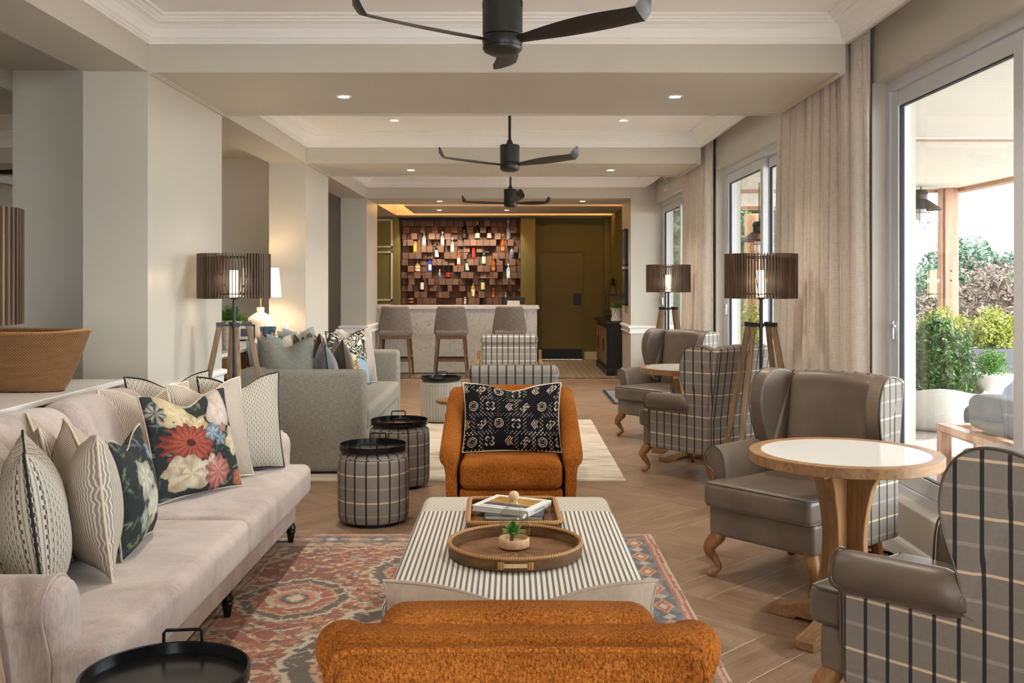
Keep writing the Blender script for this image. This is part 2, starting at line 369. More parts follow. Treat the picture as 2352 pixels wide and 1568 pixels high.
def tube(path, r, n=8, closed=False, caps=True, flat=None):
    P = [np.array(p, float) for p in path]; m = len(P); V = []; Fs = []; up = None
    for i in range(m):
        t = (P[(i+1) % m]-P[i-1]) if closed else (P[min(i+1, m-1)]-P[max(i-1, 0)])
        t = t/max(np.linalg.norm(t), 1e-9)
        if up is None:
            up = np.array((0,0,1.)) if abs(t[2]) < .9 else np.array((0,1.,0))
        a = np.cross(up, t); a /= max(np.linalg.norm(a), 1e-9); b = np.cross(t, a); up = b
        rr = r[i] if hasattr(r, '__len__') else r
        for k in range(n):
            q = 2*PI*k/n + (PI/4 if n == 4 else 0); V.append(P[i] + rr*math.cos(q)*a*(flat or 1) + rr*math.sin(q)*b)
    for i in range(m if closed else m-1):
        j = (i+1) % m
        for k in range(n): Fs.append((i*n+k, i*n+(k+1) % n, j*n+(k+1) % n, j*n+k))
    if caps and not closed: Fs.append(tuple(range(n))[::-1]); Fs.append(tuple(range((m-1)*n, m*n)))
    return V, Fs
def prism(poly, a, b, axis='y'):
    n = len(poly); V = []
    for t in (a, b):
        for (p, q) in poly: V.append({'y': (p,t,q), 'x': (t,p,q), 'z': (p,q,t)}[axis])
    Fs = [tuple(range(n)), tuple(range(2*n-1, n-1, -1))] + [(i, i+n, (i+1) % n+n, (i+1) % n) for i in range(n)]
    return V, Fs
def loft(secs, caps=True, closed=True):
    n = len(secs[0]); V = [p for s in secs for p in s]; Fs = []
    for i in range(len(secs)-1):
        for k in range(n if closed else n-1): Fs.append((i*n+k, i*n+(k+1) % n, (i+1)*n+(k+1) % n, (i+1)*n+k))
    if caps: Fs.append(tuple(range(n))[::-1]); Fs.append(tuple(range((len(secs)-1)*n, len(secs)*n)))
    return V, Fs
def grid(nu, nv, fn):
    V = [fn(i/nu, j/nv) for i in range(nu+1) for j in range(nv+1)]
    Fs = [(i*(nv+1)+j, (i+1)*(nv+1)+j, (i+1)*(nv+1)+j+1, i*(nv+1)+j+1) for i in range(nu) for j in range(nv)]
    return V, Fs
def bev(o, w, seg=3):
    m = o.modifiers.new('bevel', 'BEVEL'); m.width = w; m.segments = seg; m.limit_method = 'ANGLE'; m.angle_limit = .6; m.harden_normals = False
    return o
def fixn(o):
    import bmesh
    bm = bmesh.new(); bm.from_mesh(o.data); bmesh.ops.recalc_face_normals(bm, faces=bm.faces); bm.to_mesh(o.data); bm.free(); return o
def ring_profile(prof, x0, x1, y0, y1, inward=True):
    """mitred moulding round a rectangle; prof = list of (offset, z)"""
    s = 1 if inward else -1; V = []; n = len(prof)
    for (cx, cy, dx, dy) in ((x0,y0,1,1),(x1,y0,-1,1),(x1,y1,-1,-1),(x0,y1,1,-1)):
        for (p, z) in prof: V.append((cx+dx*s*p, cy+dy*s*p, z))
    Fs = []
    for c in range(4):
        d = (c+1) % 4
        for k in range(n-1): Fs.append((c*n+k, d*n+k, d*n+k+1, c*n+k+1))
    return V, Fs
# ---------------------------------------------------------------- the building
COLS = ((-2.9, -1.4), (1.3, 2.8), (5.72, 7.18), (10.1, 11.34), (14.33, 15.46))
XP = -3.16
XL, XL2, XL3, XR, XW, XO = -2.093, -2.465, -2.86, 1.915, 2.07, 2.32
fl = S(mesh('floor', *box(-7.2, 2.2, -3.2, 19.3, -.12, -.0014), 'grout'))
S(mesh('floor_tiled', *box(-7.2, 2.2, 15.2, 19.3, -.0022, .001), 'pattern_tile'))
S(mesh('trim_1', *box(-2.1, 1.75, 15.17, 15.2, -.0022, .002), 'brass'))
def planks():
    w = .218; n = 4; v0, u0 = 2.616, 3.888; L = []
    for a in range(-80, 120):
        for b in range(-120, 90):
            t = (a + b) % 8
            if t == 0: L.append((0, a, b))
            if t == 4: L.append((1, a, b))
    g = .0028; out = []
    for (k, a, b) in L:
        U0 = u0 + a*w; V0 = v0 + b*w
        du, dv = (n*w, w) if k == 0 else (w, n*w)
        if k == 1: V0 = v0 + b*w
        cu, cv = U0+du/2, V0+dv/2
        X = (cu-cv)/math.sqrt(2); Y = (cu+cv)/math.sqrt(2)
        if X < -7 or X > 2.35 or Y < -3 or Y > 15.6: continue
        out.append((k, U0+g, V0+g, U0+du-g, V0+dv-g, X, Y))
    def corners(p):
        k, a, b, c, d, X, Y = p
        Q = [(a,b),(c,b),(c,d),(a,d)]; P = [[(u-v)/math.sqrt(2), (u+v)/math.sqrt(2)] for u, v in Q]
        P = [[min(x, 2.06), min(y, 15.17)] for x, y in P]
        UV = [(v, u) if k else (u, v) for u, v in Q]
        return P, UV
    vis = [p for p in out if p[6] > 2.9 and abs(p[5]+.1) < .55*p[6]+.6 and p[5] > -3.2]
    vis.sort(key=lambda p: p[6]); near = set(id(p) for p in vis[:296])
    bV = []; bF = []; bU = []
    for p in out:
        P, UV = corners(p); A = abs((P[2][0]-P[0][0])*(P[3][1]-P[1][1])-(P[3][0]-P[1][0])*(P[2][1]-P[0][1]))
        if A < .004: continue
        V = [(x, y, 0) for x, y in P] + [(x, y, -.006) for x, y in P]; U2 = UV+UV
        Fs = [(0,1,2,3)] + [(i, i+4, (i+1) % 4+4, (i+1) % 4) for i in range(4)]
        if id(p) in near: mesh('plank', V, Fs, 'plank', parent=fl, uv=U2)
        else:
            n0 = len(bV); bV += V; bF += [tuple(i+n0 for i in f) for f in Fs]; bU += U2
    o = mesh('planks', bV, bF, 'plank', parent=fl, uv=bU); o['kind'] = 'stuff'
planks()
CZ = 2.975; BZ = 2.67
S(mesh('ceiling', *join(box(XL-.02, XW+.26, -3.2, 15.38, CZ, CZ+.1), box(-7.2, XL2, -3.2, 15.38, CZ, CZ+.1)), 'ceil'))
S(mesh('beam', *box(XP-.1, XP, -3.2, 18.3, 2.76, CZ), 'beam'))
S(mesh('ceiling_passage', *box(XP, XL2+.001, -3.2, 18.3, 2.80, CZ), 'beam'))
S(mesh('beam', *box(XL2, XL, -3.2, 15.46, BZ, CZ), 'beam'))
for i, (a, b) in enumerate(COLS):
    if i < 4: S(mesh('beam', *box(XL+.0005, XR, a, b, BZ, CZ), 'beam'))
    else: S(mesh('beam', *box(XL+.0005, 1.7095, a, b, BZ, CZ), 'beam'))
    S(mesh('beam', *box(-7.2, XP-.001, a, b, BZ, CZ), 'beam'))
    S(mesh('column', *box(XL2, XL, a, b, 0, BZ), 'wall'))
    S(mesh('column', *box(XP if i < 4 else -3.3, XL2-.0005, a+.58, b-.3, 0, 2.80), 'wall'))
    if i < 4: S(mesh('column', *box(XW, XO, a-.0, b, 0, CZ), 'wall'))
    rail = [(0,.714),(.012,.716),(.02,.728),(.02,.738),(.012,.745),(.012,.79),(.022,.797),(.034,.806),(.034,.82),(.026,.832),(.01,.837),(0,.84)]
    S(mesh('trim_2', *ring_profile(rail, XL2, XL, a, b, False), 'white', smooth=False))
    S(mesh('baseboard_left', *ring_profile([(0,.14),(.012,.135),(.018,.12),(.018,0)], XL2, XL, a, b, False), 'white'))
    # bead mouldings along the edges of the beam soffit
    if i < 4:
        S(mesh('trim_3', *join(box(XL, XL+.022, a+.004, b-.004, BZ-.014, BZ), box(XL+.022, XL+.034, a+.004, b-.004, BZ-.007, BZ), box(XR-.04, XR, a+.004, b-.004, BZ-.012, BZ), box(XL+.034, XR-.04, b-.03, b-.004, BZ-.01, BZ), box(XL+.034, XR-.04, a+.004, a+.014, BZ-.005, BZ)), 'beam'))
# cornices round every bay
cp = [(0,2.826),(.014,2.826),(.014,2.838),(.022,2.84),(.026,2.85),(.036,2.858),(.04,2.88),(.052,2.905),(.074,2.925),(.1,2.934),(.102,2.943),(.116,2.946),(.12,2.958),(.142,2.96),(.142,2.976)]
for i in range(4):
    y0, y1 = COLS[i][1], COLS[i+1][0]
    o = S(mesh('trim_4', *ring_profile(cp, XL, XR, y0, y1), 'white'))
    S(mesh('trim_4', *ring_profile(cp, -7, XP, y0, y1), 'white'))
    S(mesh('beam', *box(XR, XR+.02, y0, y1, 2.826, CZ), 'beam'))
# right wall: heads over the windows and the low curb under them
for i, (y0, y1) in enumerate(((-1.4, 1.3), (2.8, 5.72), (7.18, 10.1), (11.34, 14.33))):
    S(mesh('wall_right', *box(XW, XO, y0, y1, 2.6, CZ), 'wall'))
    bev(S(mesh('sill', *box(XW, XO, y0, y1, 0, .29), 'curb')), .012)
    S(mesh('baseboard_right', *prism([(XW,0),(XW-.016,0),(XW-.016,.075),(XW-.012,.09),(XW-.004,.098),(XW,.104)], y0, y1, 'y'), 'white'))
# end wall right of the opening to the bar
S(mesh('wall_end', *box(1.71, XO, 14.33, 15.46, 0, CZ), 'wall'))
S(mesh('trim_2', *ring_profile(rail, 1.71, XO+.2, 14.33, 15.46, False), 'white'))
S(mesh('baseboard_end', *ring_profile([(0,.14),(.012,.135),(.018,.12),(.018,0)], 1.71, XO+.2, 14.33, 15.46, False), 'white'))
# shell round the rest: side hall and back wall, openings added for fill light
S(mesh('wall_left', *join(box(-7.3, -7.2, -3.2, 19.3, 0, .9), box(-7.3, -7.2, -3.2, 19.3, 2.4, CZ), *[box(-7.3, -7.2, y, y+1.3, .9, 2.4) for y in (-3.2,)], box(-7.3, -7.2, -.5, 19.3, .9, 2.4)), 'wall'))
S(mesh('wall_back', *join(box(-7.3, XO, -3.3, -3.2, 2.75, CZ+.1), box(-7.3, XO, -3.3, -3.2, 0, .12), box(-6.2, -2.9, -3.3, -3.2, .12, 2.75), box(-2.1, -.6, -3.3, -3.2, .12, 2.75), box(.6, 1.7, -3.3, -3.2, .12, 2.75), box(-.6, .6, -3.3, -3.2, 2.1, 2.75), box(-7.3, -6.2, -3.3, -3.2, 0, 3), box(-2.9, -2.1, -3.3, -3.2, 0, 3), box(1.7, XO, -3.3, -3.2, 0, 3)), 'wall'))
# ---- bar end
S(mesh('wall_bar_left', *box(-7.2, -2.42, 18.4, 19.2, 0, CZ), 'olive'))
S(mesh('wall_bar_left', *box(-2.42, -2.087, 18.34, 19.2, 0, CZ), 'olive'))
S(mesh('wall_bar_back', *box(-2.087, .16, 18.8, 19.2, 0, CZ), 'black'))
S(mesh('wall_pier', *box(.16, .43, 18.34, 19.2, 0, CZ), 'olive'))
S(mesh('wall_door', *join(box(.43, .52, 18.8, 19.2, 0, CZ), box(1.35, 1.72, 18.8, 19.2, 0, CZ), box(.52, 1.35, 18.8, 19.2, 2.06, CZ)), 'olive'))
S(mesh('wall_jog', *box(1.72, 1.9, 18.55, 19.2, 0, CZ), 'olive'))
S(mesh('wall_bar_right', *box(1.81, 1.95, 15.46, 18.6, 0, CZ), 'olive'))
S(mesh('baseboard_bar', *box(1.37, 1.72, 18.775, 18.8, 0, .15), 'mould'))
S(mesh('ceiling_bar', *box(-7.2, 2.2, 15.4, 19.3, CZ, CZ+.1), 'ceil'))
S(mesh('ceiling_border', *join(box(-7.2, XL, 15.46, 19.2, BZ, CZ-.01), box(XL, 1.81, 18.0, 19.0, BZ, CZ-.01)), 'soffit'))
pn = S(mesh('ceiling_panel', *box(-1.73, 1.82, 15.9, 17.6, BZ+.005, BZ+.06), 'soffit'))
# warm strips lying on the floating panel and in the cove
S(mesh('trim_5', *join(box(-1.7, 1.8, 17.56, 17.59, BZ+.062, BZ+.075), box(-1.72, -1.7, 15.92, 17.58, BZ+.062, BZ+.075), box(-1.7, 1.8, 15.91, 15.94, BZ+.062, BZ+.075), box(XL+.01, XL+.03, 15.5, 17.95, CZ-.05, CZ-.03), box(1.77, 1.79, 15.5, 17.95, CZ-.05, CZ-.03)), 'led'))
def frame_mould(x0, x1, z0, z1, y):
    w = .03; return join(box(x0, x1, y-.015, y, z1-w, z1), box(x0, x1, y-.015, y, z0, z0+w), box(x0, x0+w, y-.015, y, z0, z1), box(x1-w, x1, y-.015, y, z0, z1))
for x0, x1 in ((-3.25, -2.2), (-4.5, -3.4), (-5.75, -4.65), (-7, -5.9)):
    yy = 18.34 if x0 > -3.3 else 18.4
    for z0, z1 in ((2.1, 2.62), (1.12, 2.03), (.2, 1.06)): S(mesh('trim_6', *frame_mould(x0, x1 if x0 < -3.3 else -2.2, z0, z1, yy), 'mould'))
S(mesh('wall_bar_face', *box(-3.35, -2.42, 18.34, 18.4, 0, CZ), 'olive'))
# door
d = S(mesh('door_1', *box(.535, 1.335, 18.815, 18.86, .005, 2.035), 'olive_door')); bev(d, .004)
S(mesh('door_frame', *join(box(.5, .535, 18.785, 18.87, 0, 2.06), box(1.335, 1.37, 18.785, 18.87, 0, 2.06), box(.535, 1.335, 18.785, 18.87, 2.035, 2.07)), 'olive_door'))
mesh('push_plate', *box(1.16, 1.31, 18.808, 18.815, 1.03, 1.25), 'kick', parent=d); mesh('kick_plate', *box(.545, 1.325, 18.808, 18.815, .01, .2), 'kick', parent=d)
# ---------------------------------------------------------------- windows
def leaf(parent, x, y0, y1, z0, z1, w=.085, t=.045):
    fr = mesh('window_frame', *join(box(x, x+t, y0, y0+w, z0, z1), box(x, x+t, y1-w, y1, z0, z1), box(x, x+t, y0+w, y1-w, z0, z0+w), box(x, x+t, y0+w, y1-w, z1-w, z1)), 'alu', parent=parent); bev(fr, .003, 1)
    a, b, c, e = y0+w, y1-w, z0+w, z1-w; g = .006
    mesh('gasket', *join(box(x+.01, x+t-.01, a, a+g, c, e), box(x+.01, x+t-.01, b-g, b, c, e), box(x+.01, x+t-.01, a, b, c, c+g), box(x+.01, x+t-.01, a, b, e-g, e)), 'gasket', parent=parent)
    mesh('glass_pane', *box(x+t/2-.003, x+t/2+.003, a+g, b-g, c+g, e-g), 'glass', parent=parent)
for n, (y0, y1) in enumerate(((-1.4, 1.3), (2.8, 5.72), (7.18, 10.1), (11.34, 14.33))):
    w = S(mesh('window_%d' % (n+1), *join(box(2.15, 2.27, y0, y0+.045, .29, 2.6), box(2.15, 2.27, y1-.045, y1, .29, 2.6), box(2.15, 2.27, y0+.045, y1-.045, 2.54, 2.6), box(2.15, 2.27, y0+.045, y1-.045, .29, .335)), 'alu'))
    ym = (y0+y1)/2
    leaf(w, 2.165, ym-.045, y1-.05, .34, 2.535); leaf(w, 2.215, y0+.05, ym+.045, .34, 2.535)
    yh = y1-.09
    mesh('window_handle', *join(box(2.15, 2.165, yh-.011, yh+.011, 1.14, 1.24), rbox(2.135, yh-.03, 1.215, .016, .09, .018, .006)), 'chrome', parent=w)
    mesh('pull_plate', *box(2.161, 2.166, yh-.012, yh+.012, 1.35, 1.56), 'alu', parent=w)
# ---------------------------------------------------------------- curtains
def curtain(y0, y1, label, seed):
    r = random.Random(seed); nz = 14; pts = []
    y = y0; ph = 0
    n = int((y1-y0)/.016)
    for i in range(n+1):
        t = i/n; yy = y0+(y1-y0)*t; ph += .016*2*PI/(.115+.03*math.sin(t*31+seed))
        pts.append((yy, ph))
    def sec(z):
        out = []; q = (2.8-z)/2.8
        for (yy, p) in pts:
            a = .032+.008*q; x = 1.985+.03*q*math.sin(yy*2.3+seed) + a*math.sin(p) + .012*math.sin(p*.37+q*2)
            out.append((min(x, 2.045), yy + .012*math.cos(p)+.02*q*math.sin(yy*5+1), z))
        if True:   # the near end turns towards the wall
            for k in range(9):
                t = k/8; out.insert(0, (min(2.045, out[0][0]+.013), y0-.012+.006*math.sin(k*2.2), z))
        return out
    zs = [2.93-2.9*k/nz for k in range(nz+1)]
    V = [p for z in zs for p in sec(z)]; m = len(V)//(nz+1); L = [0]
    for i in range(1, m): L.append(L[-1]+math.dist(V[i][:2], V[i-1][:2]))
    uv = [(L[i], z) for z in zs for i in range(m)]
    Fs = [(k*m+i, k*m+i+1, (k+1)*m+i+1, (k+1)*m+i) for k in range(nz) for i in range(m-1)]
    o = mesh('curtain', V, Fs, 'curtain', smooth=True, uv=uv); tag(o, label, 'curtain', 'linen curtains on the window piers')
curtain(5.70, 7.34, 'tall beige linen curtain behind the floor lamp nearest the right window', 1)
curtain(10.12, 11.5, 'tall beige linen curtain beside the farther right floor lamp', 5)
for (y0, y1) in ((5.6, 7.5), (9.95, 11.6)): S(mesh('trim_7', *box(1.95, 2.04, y0, y1, 2.93, 2.95), 'white'))
# ---------------------------------------------------------------- recessed downlights
def downlight(x, y, z, label, e=18, grp='recessed downlights'):
    t = thing('downlight', label, 'downlight', (x, y, z), group=grp)
    mesh('trim_ring', *lathe([(.034,-.001),(.036,-.006),(.05,-.006),(.055,0)], 20, False), 'white', parent=t, smooth=True)
    mesh('lamp_face', *lathe([(0,-.002),(.034,-.002)], 20), 'spot', parent=t)
    if e: l = light('downlight_lamp', 'SPOT', (0,0,-.01), energy=e, color=(1,.92,.8), spot_size=2.0, spot_blend=.8, shadow_soft_size=.04); l.parent = t
    return t
for (x, y, z, lb, e) in ((-1.095, 6.48, BZ, 'recessed downlight at the left of the nearest ceiling beam', 22), (1.06, 6.48, BZ, 'recessed downlight at the right of the nearest ceiling beam', 22),
    (-1.1, 9.3, CZ, 'recessed downlight in the white ceiling bay, left of the middle fan', 30), (1.04, 9.3, CZ, 'recessed downlight in the white ceiling bay, right of the middle fan', 30),
    (-1.09, 10.72, BZ, 'recessed downlight at the left of the second ceiling beam', 22), (1.06, 10.72, BZ, 'recessed downlight at the right of the second ceiling beam', 22),
    (-1.08, 14.85, BZ, 'recessed downlight left of the far fan, in the last beam', 20), (1.05, 14.85, BZ, 'recessed downlight right of the far fan, in the last beam', 20),
    (-1.22, 16.75, BZ+.005, 'recessed downlight in the bar ceiling panel, above the left stools', 20), (-.09, 16.75, BZ+.005, 'recessed downlight in the bar ceiling panel, above the right stool', 20)):
    downlight(x, y, z, lb, e)
for (x, y) in ((-1.1, 4.4), (1.04, 4.4), (-1.1, 0), (1.04, 0), (-1.1, 12.2), (1.04, 12.2)):
    l = light('bay_fill_spot', 'SPOT', (x, y, CZ-.02), energy=30, color=(1,.9,.76), spot_size=2.2, spot_blend=.9, shadow_soft_size=.05)  # added fill spots without fixture bodies, out of view
for x in (-1.75, -1.35, -.95, -.55, -.15):   # small lamps washing down the block wall
    light('wall_washer', 'SPOT', (x, 18.12, 2.64), rot=(math.radians(20), 0, 0), energy=14, color=(1,.86,.7), spot_size=1.7, spot_blend=.7, shadow_soft_size=.03)
# exit sign on the window head
t = thing('exit_sign', 'small pale green pictogram exit sign above the farthest window', 'sign', (2.068, 13.35, 2.78), 0)
mesh('sign_plate', *box(-.006, .0, -.14, .14, -.09, .09), 'white', parent=t)
plain('sign_green', '#8fae8a', .6)
mesh('pictogram', *join(box(-.008, -.006, -.12, -.1, -.07, .07), box(-.008, -.006, -.1, -.04, .05, .07), box(-.008, -.006, -.1, -.04, -.07, -.05), box(-.008, -.006, -.1, -.05, -.01, .01), box(-.008, -.006, .0, .02, -.07, .06), box(-.008, -.006, .03, .1, -.02, .02), box(-.008, -.006, .07, .09, -.07, .06)), 'sign_green', parent=t)
# ---------------------------------------------------------------- ceiling fans
def fan_blade():
    secs = []; N = 18
    for i in range(N+1):
        s = i/N; r = .06+.635*s
        wd = .045+.075*math.sin(min(1, s*1.25)*PI*.62)**1.2 if s < .93 else .12*math.sqrt(max(.02, 1-((s-.93)/.075)**2))*.97
        tw = -math.radians(26-10*s); z = .035*s + (.075*((s-.88)/.12)**1.6 if s > .88 else 0)
        r2 = r if s < .88 else .06+.635*.88+.045*((s-.88)/.12)**.7
        c = -.015*math.sin(s*PI); sec = []
        for (a, b) in ((-.5,0),(-.25,.005),(0,.007),(.25,.005),(.5,0),(.25,-.005),(0,-.006),(-.25,-.005)):
            y = a*wd; zz = b
            sec.append((r2, c + y*math.cos(tw)-zz*math.sin(tw), z + y*math.sin(tw)+zz*math.cos(tw)))
        secs.append(sec)
    return loft(secs)
def make_fan(label, loc, rz):
    t = thing('ceiling_fan', label, 'fan', loc, rz, 'black three-bladed ceiling fans')
    mesh('canopy', *lathe([(0,-.07),(.02,-.07),(.045,-.055),(.075,-.015),(.075,0)], 28), 'fan', parent=t, smooth=True)
    mesh('down_rod', *lathe([(.0125,-.29),(.0125,-.06)], 14), 'fan', parent=t, smooth=True)
    bev(mesh('motor_housing', *lathe([(0,-.475),(.0845,-.475),(.0845,-.325),(.03,-.32),(.026,-.3),(.015,-.275),(0,-.275)], 40), 'fan_motor', parent=t), .004, 2)
    for k in range(5): 
        for a0 in (-2.0, -.7, 1.3):
            a = a0+k*.1; v = box(.0835, .0855, -.003, .003, -.36, -.336); mesh('vent_slot', *rotg(v, a), 'gasket', parent=t)
    mesh('blade_hub', *lathe([(0,-.52),(.082,-.52),(.086,-.5),(.082,-.478),(0,-.478)], 32), 'fan', parent=t, smooth=True)
    mesh('bottom_cap', *lathe([(0,-.56),(.05,-.557),(.074,-.545),(.084,-.533),(.084,-.522),(0,-.522)], 36), 'fan', parent=t, smooth=True)
    for k in range(3):
        b = mesh('fan_blade', *fan_blade(), 'fan', parent=t, smooth=True); b.location = (0,0,-.5); b.rotation_euler = (0,0,2*PI*k/3)
    return t
R_ = math.radians
fan = make_fan('black ceiling fan hanging nearest, its blades across the top', (-.04, 4.2, CZ), R_(90))
dup(fan, (-.02, 8.64, CZ), R_(88), 'black ceiling fan on a rod in the middle bay, in front of the second beam')
dup(fan, (-.02, 12.75, CZ), R_(41), 'smallest black ceiling fan, hanging in front of the bar')
dup(fan, (-4.95, 9.2, CZ), R_(20), 'black ceiling fan in the side hall, seen past the nearest left pillar')
# ---------------------------------------------------------------- floor lamps
def make_lamp(name, label, loc, rz, slat_mat='slat', grp='slatted tripod floor lamps'):
    t = thing(name, label, 'lamp', loc, rz, grp)
    g = box(-.012, .012, -.003, .003, 1.355, 1.645); me = None
    for k in range(70):
        a = 2*PI*k/70
        if me is None: o = mesh('slat', *g, slat_mat, parent=t); me = o.data
        else: o = bpy.data.objects.new('slat', me); COL.objects.link(o); o.parent = t
        o.location = (.222*math.cos(a), .222*math.sin(a), 0); o.rotation_euler = (0,0,a)
    for z in (1.385, 1.622):
        c = [(.208*math.cos(2*PI*i/48), .208*math.sin(2*PI*i/48), z) for i in range(48)]; mesh('shade_ring', *tube(c, .004, 6, closed=True), 'iron', parent=t, smooth=True)
    mesh('pole', *lathe([(.0105,.02),(.0105,1.345),(.02,1.35),(.024,1.365),(0,1.365)], 16), 'black_satin', parent=t, smooth=True)
    for k in range(4):
        a = R_(45+90*k); c, s = math.cos(a), math.sin(a)
        p = catmull([(.015*c,.015*s,1.35),(.06*c,.06*s,1.372),(.13*c,.13*s,1.45),(.19*c,.19*s,1.56),(.208*c,.208*s,1.62)], 5); mesh('bracket', *tube(p, .0028, 6), 'iron', parent=t, smooth=True)
    o = mesh('lamp_tube', *lathe([(0,1.362),(.026,1.362),(.028,1.37),(.028,1.53),(.026,1.538),(0,1.538)], 20), 'tube', parent=t, smooth=True)
    mesh('hub', *join(lathe([(.012,1.165),(.018,1.165),(.018,1.195),(.012,1.195)], 16), *[rotg(box(.01, .09, -.006, .006, 1.174, 1.186), R_(26+90*k)) for k in range(4)]), 'black_satin', parent=t)
    for k in range(4):
        a = R_(26+90*k); c, s = math.cos(a), math.sin(a)
        p0 = Vector((.088*c, .088*s, 1.2)); p1 = Vector((.33*c, .33*s, 0.004)); d = p1-p0
        secs = []
        for q in (0, 1):
            p = p0+d*q; w = .017; secs.append([(p.x+w*(e*c)-w*.8*f*s, p.y+w*(e*s)+w*.8*f*c, p.z) for e, f in ((-1,-1),(1,-1),(1,1),(-1,1))])
        g = loft(secs); l = mesh('leg', *g, 'lamp_leg', parent=t); bev(l, .003, 1)
        pc = p0+d*.012; mesh('leg_cap', *rotg(box(-.021, .021, -.0165, .0165, -.014, .014), a, 'Z'), 'black_satin', parent=t).location = (pc.x, pc.y, pc.z)
    l = light('lamp_bulb', 'POINT', (0,0,1.47), energy=9, color=(1,.76,.5), shadow_soft_size=.03); l.parent = t
    return t
lamp = make_lamp('floor_lamp', 'tripod floor lamp with round slatted shade beside the left pillar', (-1.815, 6.5, 0), 0)
dup(lamp, (1.625, 6.5, 0), .35, 'tripod floor lamp with slatted shade before the long right curtain')
dup(lamp, (1.655, 10.54, 0), .35, 'smaller-looking tripod floor lamp behind the far leather wing chair')
dup(lamp, (-1.46, 2.45, 0), -.715, 'tripod floor lamp cut off at the left edge, one wooden leg in the corner')
def make_tlamp():
    t = thing('table_lamp', 'white round-bellied ceramic table lamp with white shade on the console', 'lamp', (-2.455, 9.72, .92))
    mesh('lamp_body', *lathe([(0,0),(.085,0),(.12,.04),(.136,.1),(.134,.15),(.11,.2),(.06,.232),(.036,.245),(.036,.295),(0,.295)], 36), 'ceramic', parent=t, smooth=True)
    mesh('stem', *lathe([(.008,.295),(.008,.4),(0,.4)], 12), 'brass', parent=t, smooth=True)
    mesh('lamp_shade', *lathe([(.2,.395),(.176,.68)], 40, False), 'shade_lit', parent=t, smooth=True)
    l = light('lamp_bulb', 'POINT', (0,0,.52), energy=3.2, color=(1,.75,.48), shadow_soft_size=.05); l.parent = t
make_tlamp()
# ---------------------------------------------------------------- pillows
def pillow_grid(w, h, th, n=26, pinch=.07, chop=.0, bulge=1.0, m=None):
    m = m or n; V = []; P = []
    for side in (1, -1):
        for i in range(n+1):
            for j in range(m+1):
                u = -1+2*i/n; v = -1+2*j/m
                x = w/2*u*(1-pinch*(1-v*v)); z = h/2*v*(1-pinch*(1-u*u)) + h/2
                if v > 0: z -= chop*v**1.5*math.exp(-(u/.42)**2)
                q = ((1-abs(u)**2.3)*(1-abs(v)**2.3)); y = side*th/2*(max(q, 0)**.55)*bulge
                y *= (1-.25*max(0, v)*math.exp(-(u/.4)**2)*(1 if chop else 0))
                V.append((x, -y, z)); P.append((w/2*u, 0, h/2*v))
    Fs = []; m1 = m+1; N0 = (n+1)*m1
    for s in (0, 1):
        for i in range(n):
            for j in range(m):
                f = (s*N0+i*m1+j, s*N0+(i+1)*m1+j, s*N0+(i+1)*m1+j+1, s*N0+i*m1+j+1); Fs.append(f if s == 0 else f[::-1])
    out = [V[i*m1] for i in range(n+1)] + [V[n*m1+j] for j in range(1, m1)] + [V[i*m1+m] for i in range(n-1, -1, -1)] + [V[j] for j in range(m-1, 0, -1)]
    return V, Fs, P, out
def pillow(label, loc, yaw, lean, mat, w=.5, h=.5, th=.17, pip=None, roll=0, chop=.06, group=None, paintf=None, n=26, pinch=.07, name='throw_pillow'):
    """loc = bottom centre; face normal at yaw 0 is -Y; lean tips the top backwards"""
    t = thing(name, label, 'pillow', loc, group=group)
    t.rotation_euler = (Matrix.Rotation(yaw, 3, 'Z')@Matrix.Rotation(-lean, 3, 'X')@Matrix.Rotation(roll, 3, 'Y')).to_euler()
    V, Fs, P, out = pillow_grid(w, h, th, n=n, chop=chop, pinch=pinch, m=int(n*h/w+.5))
    sd = RN.random()*9
    V = [(x, y+.006*math.sin(x*21+sd+z*9)*(1 if y < 0 else -1)*min(1, abs(y)*30), z+.004*math.sin(x*13+sd)) for x, y, z in V]
    cols = None
    if paintf is not None:
        Pa = np.array(P); cols = paintf(Pa[:,0]/w+.5, Pa[:,2]/h+.5); mat = 'painted'
    mesh('cover', V, Fs, mat, parent=t, smooth=True, uv=[(p[0], p[2]) for p in P], cols=cols)
    if pip: mesh('piping', *tube(out, .0045, 6, closed=True), pip, parent=t, smooth=True)
    return t
def hash2(a, b, s=0.0): return np.modf(np.abs(np.sin(a*127.1+b*311.7+s*74.7)*43758.5453))[0]
def vnoise(x, y, s=0.0):
    xi, yi = np.floor(x), np.floor(y); fx, fy = x-xi, y-yi; fx = fx*fx*(3-2*fx); fy = fy*fy*(3-2*fy)
    return (hash2(xi,yi,s)*(1-fx)+hash2(xi+1,yi,s)*fx)*(1-fy)+(hash2(xi,yi+1,s)*(1-fx)+hash2(xi+1,yi+1,s)*fx)*fy
def fbm(x, y, s=0.0): return .55*vnoise(x,y,s)+.28*vnoise(x*2.1,y*2.1,s+1)+.17*vnoise(x*4.3,y*4.3,s+2)
def Lc(h): return np.array(lin(h), np.float32)
